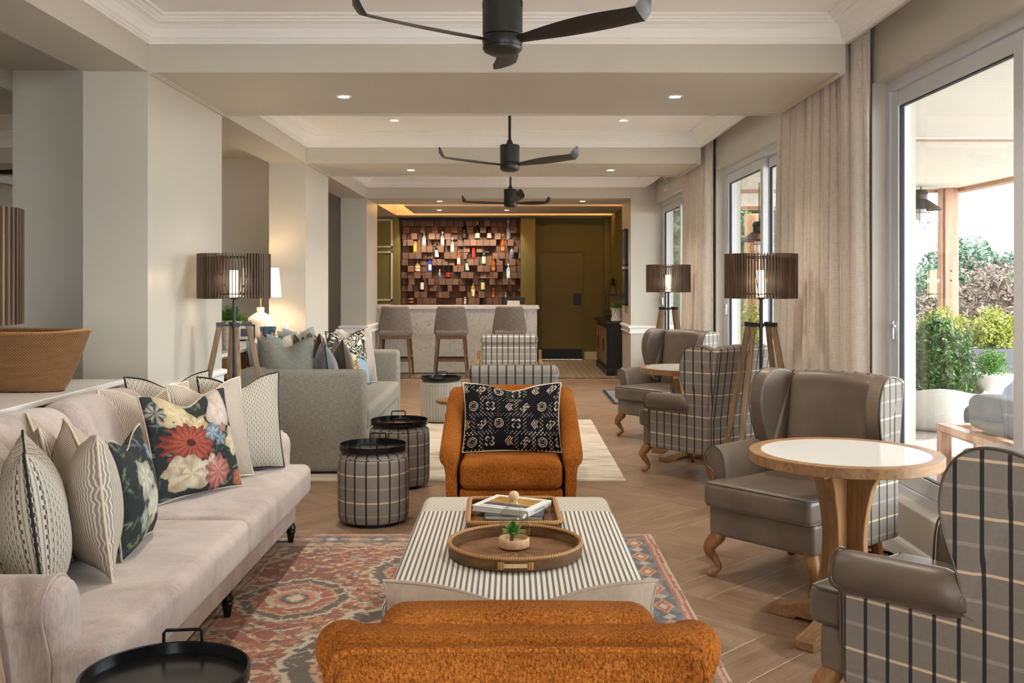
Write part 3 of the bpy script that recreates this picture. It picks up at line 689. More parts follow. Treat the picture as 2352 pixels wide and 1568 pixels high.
def petal_flower(C, u, v, cx, cy, r, cols, n=7, sd=0., sq=1.0, rag=.18, core=None):
    dx, dy = u-cx, (v-cy)/sq; d = np.hypot(dx, dy); a = np.arctan2(dy, dx)
    edge = r*(1-.10+.12*np.cos(a*n+sd)+rag*(vnoise(a*4+sd, d*20, sd)-.5)); m = d < edge
    k = np.clip(d/edge, 0, 1); tone = np.clip(.5+.5*np.cos(a*n*1.0+sd+d*9+3*fbm(u*8, v*8, sd))+.9*(fbm(u*26, v*26, sd)-.5), 0, 1)[:, None]
    c = cols[0]*(1-tone)+cols[1]*tone; c = c*(1-.35*k[:, None]**3)
    if core is not None: c = np.where((k < .2)[:, None], core, c)
    C[m] = c[m]; return C
def stroke(C, u, v, x0, y0, x1, y1, w, c):
    dx, dy = x1-x0, y1-y0; t = np.clip(((u-x0)*dx+(v-y0)*dy)/(dx*dx+dy*dy), 0, 1); d = np.hypot(u-x0-t*dx, v-y0-t*dy)
    m = d < w*(1-(2*t-1)**2*.8); C[m] = c; return C
def floral(u, v, seed=0, dark='#2d3137'):
    C = np.ones((len(u), 3), np.float32)*Lc(dark); n = fbm(u*9, v*9, seed)[:, None]; C = C*(1-n)+Lc('#4a4f4a')*n*.7
    r = random.Random(seed+3)
    for i in range(90):
        x, y, a = r.random(), r.random(), r.random()*PI; L = .05+.09*r.random(); C = stroke(C, u, v, x, y, x+L*math.cos(a), y+L*math.sin(a), .012, Lc(r.choice(['#5b6a52', '#7b8a5e', '#43525c', '#6d7d8c'])))
    P = lambda *a, **k: petal_flower(C, u, v, *a, **k)
    if seed == 0:
        P(.3, .83, .24, (Lc('#d9c08c'), Lc('#e8d6aa')), n=5, sd=1); P(.5, .72, .13, (Lc('#cdb27c'), Lc('#e6d3a5')), n=6, sd=2)
        P(.08, .82, .1, (Lc('#4b4a48'), Lc('#c5bbae')), n=8, sd=3)
        P(.36, .5, .31, (Lc('#9a3a26'), Lc('#c45a3c')), n=17, sd=4, sq=.72, rag=.3, core=Lc('#5b211b'))
        P(.33, .2, .29, (Lc('#c9b08a'), Lc('#e9dcbb')), n=5, sd=5, sq=.62); P(.2, .3, .1, (Lc('#d9b49a'), Lc('#e9dcbb')), n=4, sd=6)
        P(.66, .17, .18, (Lc('#b05a52'), Lc('#d88f80')), n=9, sd=7, rag=.25); P(.6, .3, .07, (Lc('#c98675'), Lc('#e6c4ab')), n=3, sd=8)
        P(.8, .8, .17, (Lc('#d8c0ac'), Lc('#ead9c8')), n=3, sd=2.2, sq=1.35, rag=.1)
        P(.93, .45, .12, (Lc('#dcc79a'), Lc('#efe0bd')), n=5, sd=9, sq=1.3); P(.66, .58, .10, (Lc('#6f8496'), Lc('#a9b9c4')), n=6, sd=10); P(.75, .5, .08, (Lc('#5c7488'), Lc('#93a7b8')), n=5, sd=11)
        P(.8, .6, .05, (Lc('#b56d5c'), Lc('#d9a790')), n=5, sd=12); P(.96, .08, .1, (Lc('#b4543a'), Lc('#cf7a55')), n=5, sd=13)
    else:
        P(.45, .6, .2, (Lc('#b8b29c'), Lc('#dcd8c8')), n=6, sd=1, sq=1.2); P(.6, .3, .2, (Lc('#cfc9ae'), Lc('#e9e4cf')), n=7, sd=3); P(.3, .25, .12, (Lc('#8c9a8e'), Lc('#c7cbb7')), n=5, sd=5)
        P(.75, .8, .12, (Lc('#5e7688'), Lc('#a4b4bf')), n=6, sd=6); P(.5, .08, .15, (Lc('#7d8a62'), Lc('#c2c79a')), n=5, sd=7)
    w_ = (.5*fbm(u*40, v*40, 21)+.5*fbm(u*9, v*9, 31))[:, None]; C = C*(.55+.55*w_); g_ = C.mean(1, keepdims=True); C = C*.82+g_*.18; return np.clip(C*.92+.004, 0, 1)
def mudcloth(u, v):
    x, y = u*.58, v*.40; C = np.ones((len(u), 3), np.float32)*Lc('#17161b'); inkc = Lc('#d9c7b0')
    p = .105; gx, gy = np.floor(x/p), np.floor(y/p); odd = np.mod(gy, 2); gx2 = np.floor(x/p+odd*.5); cx = (gx2+.5-odd*.5)*p; cy = (gy+.5)*p; dx, dy = x-cx, y-cy
    k = np.mod(gx2+gy*2, 4); d = np.hypot(dx, dy); w = .0017; a = np.arctan2(dy, dx); rx, ry = (dx+dy)*.7071, (dx-dy)*.7071
    m = (k == 0) & ((np.abs(d-.026) < w) | ((np.abs(d-.016) < w) & (np.mod(a*4/PI, 1) > .25)) | (d < .0022))
    cr = np.minimum(np.maximum(np.abs(rx)/.030, np.abs(ry)/.010), np.maximum(np.abs(ry)/.030, np.abs(rx)/.010)); m |= (k == 1) & (np.abs(cr-.92) < .10)
    for q in range(3): m |= (k == 2) & (np.abs((dx+.012-q*.014)-np.abs(dy)*.8) < w*1.3) & (np.abs(dy) < .028-q*.004)
    zg = np.abs(np.mod(dx*75, 1)-.5)*.013
    for q in range(3): m |= (k == 3) & (np.abs(ry-.013+q*.013-np.abs(np.mod(rx*75, 1)-.5)*.013) < w*1.1) & (np.abs(rx) < .03)
    s = .0115; qx, qy = np.mod(x, s)-s/2, np.mod(y, s)-s/2; edge = (np.abs(dx) > .041) | (np.abs(dy) > .041); alt = np.mod(np.floor(x/s)+np.floor(y/s), 2) == 0
    m |= edge & alt & (np.abs(np.abs(qx)-np.abs(qy)) < .0011) & (np.abs(qx) < .0034) & (d > .033)
    C[m] = inkc; return C
def cheetah(u, v):
    C = np.ones((len(u), 3), np.float32)*Lc('#8ea5b0'); n = fbm(u*6, v*6, 5)[:, None]; C = C*(1-.4*n)+Lc('#c2cbd0')*.4*n
    m = v > .52-.25*(u-.5); C[m] = Lc('#5e584c'); w = np.sin(u*26+6*fbm(u*5, v*5, 2)*6+v*14); C[m & (w > .55)] = Lc('#e4dcc4'); C[m & (w < -.75)] = Lc('#20262b')
    m = (np.hypot((u-.6), (v-.62)/.6) < .24) & (v > .42); C[m & (w < .2)] = Lc('#2b3238')
    b = np.hypot((u-.42-.1*(v-.2))/.17, (v-.2)/.3) < 1; C[b] = Lc('#caa672'); sp = hash2(np.floor(u*34), np.floor(v*34)) > .62; C[b & sp] = Lc('#6b5230'); C[(np.hypot(u-.46, v-.5) < .075)] = Lc('#e0cda9'); C[b & (u < .36)] = Lc('#eee5d2')
    return C
# ---------------------------------------------------------------- rugs
def red_rug():
    x0, x1, y0, y1 = -1.56, .80, 1.9, 5.74; Wd, Hd = x1-x0, y1-y0; nx, ny = int(Wd/.0075), int(Hd/.0075)
    X, Y = np.meshgrid(np.linspace(0, Wd, nx+1), np.linspace(0, Hd, ny+1), indexing='ij'); x = X.ravel(); y = Y.ravel()
    wx = x+.012*(fbm(x*9, y*9, 1)-.5)*2; wy = y+.012*(fbm(x*9, y*9, 4)-.5)*2
    d = np.minimum(np.minimum(wx, Wd-wx), np.minimum(wy, Hd-wy)); end = np.minimum(wy, Hd-wy) <= np.minimum(wx, Wd-wx); s = np.where(end, wx, wy)
    red = Lc('#8e473e'); C = np.ones((len(x), 3), np.float32)*red
    # field
    ax = np.abs(wx-Wd/2); ay = np.abs(wy-Hd/2); n = fbm(x*4, y*4, 7)
    C[n > .56] = Lc('#7d3b38'); C[n < .4] = Lc('#9f5a4c')
    # scattered small motifs
    for (p, sd, cols) in ((.19, 1, ('#d0b494', '#39445a', '#c98a68', '#8fa3a6')), (.105, 5, ('#c9a98c', '#4a4b55', '#d7c7ae', '#a5b0ab'))):
        gx, gy = np.floor(ax/p), np.floor(ay/p); h = hash2(gx, gy, sd); dx = ax-(gx+.5)*p; dy = ay-(gy+.5)*p; dd = np.abs(dx)*1.0+np.abs(dy)*1.5; r = p*(.2+.28*hash2(gx, gy, sd+1))
        rg = dd+.018*np.abs(np.sin(dx*160))
        for q, c in enumerate(cols): m = (h > .15+q*.2) & (h <= .35+q*.2); C[m & (rg < r)] = Lc(c); C[m & (rg < r*.55)] = Lc(['#9a4236', '#c7a98a', '#39445a', '#b4604c'][q]); C[m & (rg < r*.22)] = Lc('#e0d2bb')
    for (p, sd, th_) in ((.047, 11, .62), (.031, 13, .7)):
        gx, gy = np.floor(ax/p+.3*np.sin(ay*9)), np.floor(ay/p); h = hash2(gx, gy, sd); k2 = hash2(gx, gy, sd+2); cs = [Lc('#c4b193'), Lc('#3d4352'), Lc('#b98566'), Lc('#8b9a9c'), Lc('#6d2f2f')]
        rr2 = np.hypot(ax/p-gx-.5+.3*np.sin(ay*9), ay/p-gy-.5); zone = fbm(ax*5, ay*5, sd) > .45
        for q in range(5): C[zone & (h > th_) & (k2 >= q/5) & (k2 < (q+1)/5) & (rr2 < .42)] = cs[q]
    # stepped dark medallions with pale edge
    for (cx, cy, sx, sy) in ((0, 0, .5, .75), (0, 1.18, .34, .38), (.62, .75, .26, .3)):
        q = np.maximum(np.abs(ax-cx)/sx, np.abs(ay-cy)/sy)*.45+(np.abs(ax-cx)/sx+np.abs(ay-cy)/sy)*.5; q = np.floor(q*18)/18+.02*np.sin(np.arctan2(ay-cy, ax-cx)*22)
        C[q < 1.0] = Lc('#c8bfae'); C[q < .93] = Lc('#3c3f49'); C[q < .74] = Lc('#c39a7c'); C[q < .68] = Lc('#97463b'); C[(q < .46)] = Lc('#b9c0bb'); C[(q < .38)] = Lc('#c1795c'); C[q < .25] = Lc('#3c465a'); C[q < .12] = Lc('#d9c9ad')
    ln = (np.abs(np.sin(ax*31+3*np.sin(ay*17))*np.cos(ay*27+2*np.sin(ax*13))) < .055) & (fbm(x*5, y*5, 17) > .4); C[ln] = Lc('#cdbca0')
    # pale corner areas
    m = (ax/Wd*2+ay/Hd*2 > 1.42); k = fbm(x*14, y*10, 3); C[m & (k > .36)] = Lc('#bfae98'); C[m & (k > .6)] = Lc('#a85c4c'); C[m & (k < .3)] = Lc('#6c6c70')
    # borders
    C[d < .30] = Lc('#a37c69'); k = fbm(x*22, y*22, 9); C[(d < .30) & (k > .5)] = Lc('#bfa993'); C[(d < .30) & (k < .33)] = Lc('#6d4a48'); C[(d < .285) & (d > .275)] = Lc('#5b3e3c')
    C[d < .255] = Lc('#b6a794'); C[(d < .255) & (k > .58)] = Lc('#93675a'); C[(d < .19)] = Lc('#74423b'); m = (d < .18) & (d > .055); C[m] = Lc('#465a70'); C[m & (k > .55)] = Lc('#6e7f8c')
    p = .27; t = np.mod(s, p)-p/2; dd = np.abs(t)/.10+np.abs(d-.117)/.05; C[m & (dd < 1)] = Lc('#cda583'); C[m & (dd < .75)] = Lc('#b25f4a'); C[m & (dd < .42)] = Lc('#d8cbb3')
    t2 = np.mod(s+p/2, p)-p/2; dd2 = np.abs(t2)/.04+np.abs(d-.117)/.035; C[m & (dd2 < 1)] = Lc('#c9bca6')
    C[d < .055] = Lc('#a5766a'); C[(d < .055) & (np.mod(s, .03) < .012)] = Lc('#a3564b'); C[(d < .036)] = Lc('#c9a593'); C[d < .022] = Lc('#a44f48'); C[d < .009] = Lc('#cbbda8')
    V = np.stack([x+x0, y+y0, np.full_like(x, .009)+.0008*np.sin(x*900)], 1); nyy = ny+1
    i, j = np.meshgrid(np.arange(nx), np.arange(ny), indexing='ij'); b = (i*nyy+j).ravel(); Fs = np.stack([b, b+nyy, b+nyy+1, b+1], 1)
    o = mesh('rug', V, Fs, 'rug_paint', uv=np.stack([y, x], 1), cols=C); 
    return tag(o, 'worn red and blue patterned oriental rug under the striped ottoman', 'rug')
red_rug()
o = mesh('rug', *box(-1.8, .835, 7.29, 10.52, .0005, .009), 'cream_rug'); tag(o, 'cream and beige distressed rug behind the orange armchair', 'rug')
bev(mesh('floor_mat', *box(1.25, 2.0, 11.95, 13.35, .0005, .012), 'outdoor'), .004); o = bpy.data.objects['floor_mat']; tag(o, 'blue-grey door mat with dark border by the farthest window', 'mat')
mesh('mat_border', *join(box(1.22, 1.25, 11.92, 13.38, .0005, .013), box(1.25, 2.03, 11.92, 11.95, .0005, .013), box(1.25, 2.03, 13.35, 13.38, .0005, .013)), 'black', parent=o)
# ---------------------------------------------------------------- orange armchairs
def orange_chair(label, loc, rz):
    t = thing('armchair', label, 'armchair', loc, rz)
    def arm(s):
        secs = []; N = 22
        for i in range(N+1):
            q = i/N; y = -.36+.72*q
            top = .475+.325*(1-(1-q)**1.5)**1.15
            e = max(0, (.12-q)/.12); e2 = max(0, (q-.9)/.1); sh = math.sqrt(max(0, 1-e*e))*.5+.5; sh2 = 1-.35*e2*e2
            top -= .035*e2*e2+.02*e*e
            rl = (.062-.012*q)*sh*sh2; xo = .345+.018*(1-q)
            sec = []
            for k in range(15):
                a = PI+.55 - (PI+1.1)*k/14; sec.append((s*(xo+rl*math.cos(a)), y, top-rl+rl*math.sin(a)*1.0))
            b0 = [(xo+.022, top-rl*1.75), (xo+.018, .30), (xo+.012, .06), (xo-.05, .06), (xo-.05, .30), (xo-.045, top-rl*1.75)]
            sec += [(s*x, y, z) for x, z in b0]
            secs.append(sec)
        g = loft(secs); return g if s > 0 else (g[0], [f[::-1] for f in g[1]])
    for s in (1, -1):
        o = fixn(mesh('armrest', *arm(s), 'boucle', parent=t, smooth=True)); sm = o.modifiers.new('soft', 'SUBSURF'); sm.levels = 1; sm.render_levels = 1
    mesh('seat_base', *rbox(0, -.02, .165, .60, .68, .19, .02, 3, 4), 'boucle', parent=t, smooth=True)
    mesh('seat_cushion', *rbox(0, -.06, .345, .595, .64, .17, .045, 4, 6, (0, 0, .10)), 'boucle', parent=t, smooth=True)
    def lean(x, y, z): return (x, y+.16*(z-.3)-.02, z)
    mesh('back_shell', *deform(rbox(0, .265, .415, .72, .12, .74, .04, 4, 8), lean), 'boucle', parent=t, smooth=True)
    mesh('back_panel', *deform(rbox(0, .329, .42, .69, .02, .71, .009, 3, 8), lean), 'boucle', parent=t, smooth=True)
    mesh('back_cushion', *deform(rbox(0, .17, .60, .56, .15, .40, .055, 4, 8, (0, .25, .03)), lambda x, y, z: (x, y+.18*(z-.4), z-.012*math.cos(x*3)*0)), 'boucle', parent=t, smooth=True)
    w = .348; yy = lambda z: .341+.16*(z-.3); pts = [(-w, yy(.1), .1), (-w, yy(.5), .5), (-w, yy(.73), .73), (-w+.012, yy(.765), .765), (-w+.04, yy(.776), .776), (0, yy(.778), .778), (w-.04, yy(.776), .776), (w-.012, yy(.765), .765), (w, yy(.73), .73), (w, yy(.5), .5), (w, yy(.1), .1)]
    mesh('welt', *tube(pts, .007, 8), 'boucle', parent=t, smooth=True)
    for sx in (-1, 1):
        for y in (-.30, .27): mesh('leg', *shift(lathe([(0,0),(.016,0),(.022,.07),(0,.07)], 14), (sx*.30, y, 0)), 'foot_wood', parent=t, smooth=True)
    return t
orange_chair('orange boucle armchair in the front, seen from behind', (.012, 2.24, .0095), PI)
orange_chair('orange boucle armchair facing the camera behind the ottoman', (-.005, 6.12, 0), 0)
pillow('black lumbar pillow with cream mud-cloth symbols on the orange armchair', (0, 6.0, .435), 0, .22, None, w=.60, h=.42, th=.17, pip='piping_cream', chop=.04, paintf=mudcloth, n=150, pinch=.06)
pillow('taupe lumbar pillow on the front orange armchair, its corners showing above', (.02, 2.36, .435), PI, .10, 'greige', w=.64, h=.33, th=.14, pip='greige', chop=.05)
# ---------------------------------------------------------------- pink sofa
def pink_sofa():
    t = thing('sofa', 'long dusty pink velvet roll-arm sofa against the left console', 'sofa', (-1.62, 4.19, .0095)); L = 1.45
    G = 'pink'
    mesh('seat_base', *rbox(.0, 0, .18, .80, 2*L-.02, .165, .02, 3, 8), G, parent=t, smooth=True)
    def cush(y0, y1, tee):
        def f(x, y, z):
            return (x, y, z)
        cy = (y0+y1)/2; sy = y1-y0
        def g(x, y, z):
            if x < .30:   # narrow between the arms
                k = min(1, (.30-x)/.05); k = k*k*(3-2*k)
                if tee < 0 and y < -L+.27: y = y+(-L+.27-y)*k
                if tee > 0 and y > L-.27: y = y-(y-(L-.27))*k
            return (x, y, z)
        return deform(rbox(.12, cy, .345, .74, sy, .17, .042, 4, 14, (.015, 0, .10)), g)
    mesh('seat_cushion', *cush(-L+.02, -.002+.12, -1), G, parent=t, smooth=True)
    mesh('seat_cushion', *cush(.122, L-.02, 1), G, parent=t, smooth=True)
    for y0, y1 in ((-L+.25, .115), (.125, L-.25)):
        def top(x, y, z):
            arch = .035*math.cos(y*1.15)**2 + (.03*math.sin((y-y0)/(y1-y0)*PI))
            z2 = z + (z-.35)/.55*arch; return (x-.22*(z2-.4)-.02*math.cos(y*1.2), y, z2)
        mesh('backrest', *deform(rbox(-.24, (y0+y1)/2, .60, .22, y1-y0, .56, .09, 6, 10, (.10, 0, 0)), top), G, parent=t, smooth=True)
    for s in (-1, 1):
        secs = []
        for i in range(17):
            q = i/16; x = -.36+.74*q; e = max(0, (q-.93)/.07); sc = 1-.25*e*e; r = .085*sc; zc = .535+.0*q; yc = s*(L-.10)
            sec = []
            for k in range(15):
                a = -.6+(PI+1.2)*k/14; sec.append((x, yc+s*.018+r*math.cos(a)*1.12*s, zc+r*math.sin(a)))
            sec += [(x, yc-s*.085*sc, .44), (x, yc-s*.085*sc, .2), (x, yc+s*.085*sc, .1), (x, yc+s*.082*sc, .44)]
            secs.append(sec)
        o = fixn(mesh('armrest', *loft(secs), G, parent=t, smooth=True)); m = o.modifiers.new('soft', 'SUBSURF'); m.levels = 1; m.render_levels = 1
        rim = [(.33, yc+s*.018+.0865*math.cos(-.5+(PI+1.0)*k/14)*1.1*s, .535+.086*math.sin(-.5+(PI+1.0)*k/14)) for k in range(15)]
        mesh('piping', *tube([(.34, yc+s*.094, .14), (.345, yc+s*.092, .40)]+rim, .004, 6), G, parent=t, smooth=True)
    prof = [(0,0),(.014,0),(.017,.02),(.022,.05),(.026,.06),(.02,.068),(.028,.074),(.028,.084),(.022,.092),(.022,.105),(0,.105)]
    for y in (-1.3, .13, 1.37):
        mesh('leg', *shift(lathe(prof, 20), (.385, y, 0)), 'turned_black', parent=t, smooth=True); mesh('leg', *shift(lathe(prof, 20), (-.34, y, 0)), 'turned_black', parent=t, smooth=True)
    return t
pink_sofa()
ang = lambda x0, y0, x1, y1: math.atan2(y1-y0, x1-x0)
def place(label, x0, y0, x1, y1, z, lean, mat, **k): return pillow(label, ((x0+x1)/2, (y0+y1)/2, z), ang(x0, y0, x1, y1), lean, mat, w=math.hypot(x1-x0, y1-y0)/.97, **k)
Z = .45; G5 = None
place('black-dashed grey pillow with black piping nearest the near sofa arm', -1.42, 3.03, -1.64, 3.47, Z, .12, 'dashed', pip='piping_black', th=.22)
place('black-dashed pillow behind its twin, at the left picture edge', -1.62, 3.24, -1.82, 3.68, Z, .22, 'dashed', pip='piping_black', th=.2, h=.5)
place('beige woven pillow with cream piping standing upright, front one of the near stack', -1.35, 3.36, -1.64, 3.76, Z, .10, 'meander', pip='piping_cream', th=.2)
place('beige woven pillow tucked behind its twin on the near half of the pink sofa', -1.60, 3.62, -1.84, 4.02, Z, .22, 'meander', pip='piping_cream', th=.18)
place('dark floral pillow seen nearly edge-on in the near group of the pink sofa', -1.41, 3.60, -1.46, 4.04, Z, .12, None, pip='greige', th=.15, h=.44, paintf=lambda u, v: floral(u, v, 1), n=60)
place('large floral pillow with orange-red bloom on dark ground, pink sofa', -1.605, 4.51, -1.345, 4.94, Z, .26, None, pip='greige', th=.15, h=.5, paintf=floral, n=150)
place('beige woven pillow directly right of the floral pillow, leaning behind it', -1.60, 4.82, -1.36, 5.22, Z, .2, 'meander', pip='piping_cream', th=.17, h=.52)
place('beige woven pillow behind the left corner of the big floral pillow', -1.84, 4.62, -1.56, 5.02, Z+.02, .26, 'meander', pip='piping_cream', th=.15, h=.5)
place('black-dashed pillow leaning on the far arm of the pink sofa', -1.60, 5.16, -1.25, 5.44, Z, .14, 'dashed', pip='piping_black', th=.16, h=.52)
place('black-dashed pillow in the far back corner of the pink sofa', -1.88, 4.98, -1.58, 5.36, Z+.04, .2, 'dashed', pip='piping_black', th=.14, h=.5)
# ---------------------------------------------------------------- grey sofa
def grey_sofa():
    t = thing('sofa', 'grey linen box-arm sofa loaded with cushions, behind the poufs', 'sofa', (-1.61, 8.72, .0)); G = 'sofa_linen'
    for s in (-1, 1): mesh('armrest', *rbox(.0, s*1.13, .41, 1.0, .16, .77, .045, 5, 4), G, parent=t, smooth=True)
    mesh('seat_base', *rbox(.0, 0, .17, .98, 2.12, .30, .02, 3, 4), G, parent=t, smooth=True)
    mesh('seat_cushion', *rbox(.06, 0, .41, .90, 2.11, .17, .05, 4, 8, (0,0,.1)), G, parent=t, smooth=True)
    mesh('backrest', *rbox(-.42, 0, .55, .18, 2.12, .48, .05, 4, 4), G, parent=t, smooth=True)
    for sx in (-.42, .42):
        for sy in (-1.12, 1.12): mesh('leg', *box(sx-.03, sx+.03, sy-.03, sy+.03, 0, .03), 'black', parent=t)
grey_sofa()
Zg = .50
for (lb, a, mat, k) in (
    ('large grey linen cushion leaning on the near arm of the grey sofa', (-2.02, 7.92, -1.60, 8.06), 'grey_linen', dict(h=.52, lean=.12, th=.2)),
    ('small steel-grey velvet cushion with dark piping, next to the large grey one', (-1.46, 8.06, -1.57, 8.48), 'steel_velvet', dict(h=.46, lean=.12, pip='piping_black', th=.2)),
    ('dark olive-brown velvet cushion with dark piping in the front row of the grey sofa', (-1.37, 8.38, -1.50, 8.80), 'brown_velvet', dict(h=.48, lean=.12, pip='piping_black', th=.2)),
    ('reddish brown velvet cushion behind the steel-grey one', (-1.70, 8.58, -1.86, 8.98), 'brown2', dict(h=.50, lean=.2, pip='piping_black', th=.16)),
    ('olive-brown velvet cushion in the second row, behind the dark front one', (-1.60, 8.84, -1.78, 9.24), 'brown_velvet', dict(h=.52, lean=.2, pip='piping_cream', th=.17)),
    ('cushion printed with a spotted cat and dark swirls on the grey sofa', (-1.62, 8.98, -1.34, 9.40), None, dict(h=.52, lean=.16, pip='piping_black', th=.15, paintf=cheetah, n=70)),
    ('pale pinkish cushion behind the spotted-cat cushion by the far sofa arm', (-1.56, 9.18, -1.30, 9.58), 'pink', dict(h=.53, lean=.16, pip='piping_cream', th=.15)),
    ('cream textured cushion at the back, before the far arm of the grey sofa', (-1.90, 9.24, -1.56, 9.60), 'cream_linen', dict(h=.52, lean=.24, th=.15)),
    ('grey-blue cushion lying behind the large grey one, nearest the lamp', (-2.08, 8.02, -1.90, 8.44), 'blue_linen', dict(h=.5, lean=.16, th=.16)),
    ('beige-grey folded cushion in the back row, third from the lamp side', (-2.04, 8.34, -1.86, 8.76), 'cream_linen', dict(h=.51, lean=.22, th=.17)),
    ('pale blue-grey cushion with a peaked corner in the back row', (-2.03, 8.58, -1.86, 8.98), 'blue_linen', dict(h=.53, lean=.2, th=.17)),
    ('tall pale grey cushion in the middle of the back row', (-2.00, 8.84, -1.80, 9.24), 'grey_linen', dict(h=.54, lean=.2, th=.17)),
    ('grey-green cushion highest in the back row, before the white pillar', (-2.02, 9.14, -1.82, 9.54), 'blue_linen', dict(h=.55, lean=.2, th=.17))):
    place(lb, *a, Zg, k.pop('lean'), mat, **k)
# ---------------------------------------------------------------- poufs and black trays
def make_pouf(label, loc, mat, rz=0):
    t = thing('pouf', label, 'pouf', loc, rz)
    prof = [(.17,.02),(.205,.024),(.214,.05),(.2165,.12),(.2165,.33),(.214,.385),(.205,.412),(.185,.428),(.12,.436),(0,.438)]
    V, Fs, UV = lathe_uv(prof, 48, .2165); mesh('upholstery', V, Fs, mat, parent=t, smooth=True, uv=UV)
    mesh('top_piping', *tube([(.209*math.cos(2*PI*i/40), .209*math.sin(2*PI*i/40), .405) for i in range(40)], .004, 6, closed=True), mat, parent=t, smooth=True)
    mesh('base_ring', *lathe([(0,0),(.17,0),(.172,.022),(0,.022)], 32), 'black', parent=t)
    return t
def make_tray(label, loc, rz, r=.205):
    t = thing('tray', label, 'tray', loc, rz, 'black metal trays on the poufs')
    mesh('tray_dish', *lathe([(0,0),(r-.004,0),(r,.004),(r+.002,.036),(r-.002,.038),(r-.006,.036),(r-.008,.008),(0,.006)], 56), 'tray_black', parent=t, smooth=True)
    for s in (1, -1):
        P = [(-.05,0,-.012),(-.05,0,.03),(-.044,0,.037),(.044,0,.037),(.05,0,.03),(.05,0,-.012)]
        h = mesh('tray_handle', *tube([(x, s*(r+.004), z+.03) for x, y, z in P], .0055, 4), 'tray_black', parent=t)
        mesh('handle_plate', *box(-.052, .052, min(s*(r-.001), s*(r+.006)), max(s*(r-.001), s*(r+.006)), .008, .024), 'tray_black', parent=t)
    return t
make_pouf('round plaid pouf nearest the pink sofa, black tray on top', (-.848, 6.09, 0), 'plaid', .3)
make_pouf('round plaid pouf behind the nearer one, against the grey sofa', (-.81, 7.17, 0), 'plaid', 1.1)
make_pouf('tall black-and-white striped pouf in front of the bar stools', (-.743, 10.42, .0), 'stripe_pouf')
make_pouf('pale striped pouf almost hidden under the black tray in the corner', (-.87, 2.5, .0095), 'stripe_fine')
make_tray('round black metal tray on the nearer plaid pouf', (-.848, 6.09, .439), .0)
make_tray('round black metal tray on the farther plaid pouf', (-.81, 7.17, .439), .15)
make_tray('round black metal tray on the striped pouf by the bar', (-.743, 10.42, .439), 0)
make_tray('large-looking black metal tray at the bottom left, cut by the frame', (-.87, 2.5, .449), .12)
# ---------------------------------------------------------------- striped ottoman
def ottoman():
    t = thing('ottoman', 'big rectangular striped ottoman used as a table in the middle', 'ottoman', (.018, 4.0, .0095))
    mesh('body', *rbox(0, 0, .20, .86, 1.54, .32, .03, 3, 6), 'stripe', parent=t, smooth=True)
    mesh('top_cushion', *rbox(0, -.16, .375, .885, 1.28, .11, .045, 5, 8, (0,0,.10)), 'stripe', parent=t, smooth=True)
    mesh('end_panel', *rbox(0, .598, .372, .882, .395, .104, .043, 5, 8, (0,0,.10)), 'stripe_fine', parent=t, smooth=True)
    for sx in (-1, 1):
        for sy in (-1, 1): mesh('leg', *box(sx*.37-.025, sx*.37+.025, sy*.7-.025, sy*.7+.025, 0, .045), 'turned_black', parent=t)
ottoman()
OT = .4455
def round_basket():
    t = thing('woven_tray', 'round rattan tray with cut-out handles on the striped ottoman', 'tray', (.012, 3.73, OT), .0); t.scale = (1, 1, .72)
    R = .25
    prof = [(0,.0),(R-.012,.0),(R-.004,.006),(R,.055),(R,.066)]
    V, Fs, UV = lathe_uv([(R-.006,0),(R,.01),(R+.001,.06)], 72, R)
    mesh('rim_wall', V, Fs, 'rattan', parent=t, smooth=True, uv=UV)
    V, Fs, UV = lathe_uv([(R-.007,.061),(R-.009,.008)], 72, R); mesh('inner_wall', V, Fs, 'rattan', parent=t, smooth=True, uv=UV)
    V, Fs, UV = lathe_uv([(0,.007),(R-.007,.007)], 72, .5); uv = [(a, b) for a, b in UV]; mesh('woven_base', V, Fs, 'rattan', parent=t, smooth=True, uv=[(p[1]*1.0, p[0]*.25) for p in uv])
    mesh('rim_band', *tube([((R-.003)*math.cos(2*PI*i/64), (R-.003)*math.sin(2*PI*i/64), .064) for i in range(64)], .0085, 8, closed=True), 'wrap', parent=t, smooth=True)
    for s in (-1, 1):
        a0 = s*PI/2
        mesh('handle_slot', *loft([[((R+d)*math.cos(a0+q), (R+d)*math.sin(a0+q), z) for d, z in ((-.011,.022),(.0035,.022),(.0035,.042),(-.011,.042))] for q in [-.19+.38*i/8 for i in range(9)]]), 'light_wood', parent=t)
        for e in (-.21, .21): mesh('handle_wrap', *shift(lathe([(.0,.012),(.012,.014),(.013,.05),(0,.052)], 10), ((R-.001)*math.cos(a0+e), (R-.001)*math.sin(a0+e), 0)), 'wrap', parent=t, smooth=True)
round_basket()
def rect_basket():
    t = thing('woven_tray', 'rectangular rattan tray holding books at the ottoman end', 'tray', (.005, 4.26, OT), .02); t.scale = (1, 1, .78)
    a, b = .192, .235; c = [(-a,-b),(a,-b),(a,b),(-a,b)]
    g = rbox(0, 0, .004, 2*a, 2*b, .008, .003, 1, 1); mesh('woven_base', *g, 'rattan', parent=t)
    for (x0, x1, y0, y1) in ((-a,a,-b,-b+.01),(-a,a,b-.01,b),(-a,-a+.01,-b+.01,b-.01),(a-.01,a,-b+.01,b-.01)): mesh('rim_wall', *box(x0, x1, y0, y1, .006, .05), 'rattan', parent=t)
    P = []
    for (x, y), a0 in zip(((a-.03, b-.03), (-a+.03, b-.03), (-a+.03, -b+.03), (a-.03, -b+.03)), (0, PI/2, PI, 3*PI/2)):
        P += [(x+.028*math.cos(a0+k*PI/8), y+.028*math.sin(a0+k*PI/8), .054) for k in range(5)]
    mesh('rim_band', *tube(P, .011, 8, closed=True), 'wrap', parent=t, smooth=True)
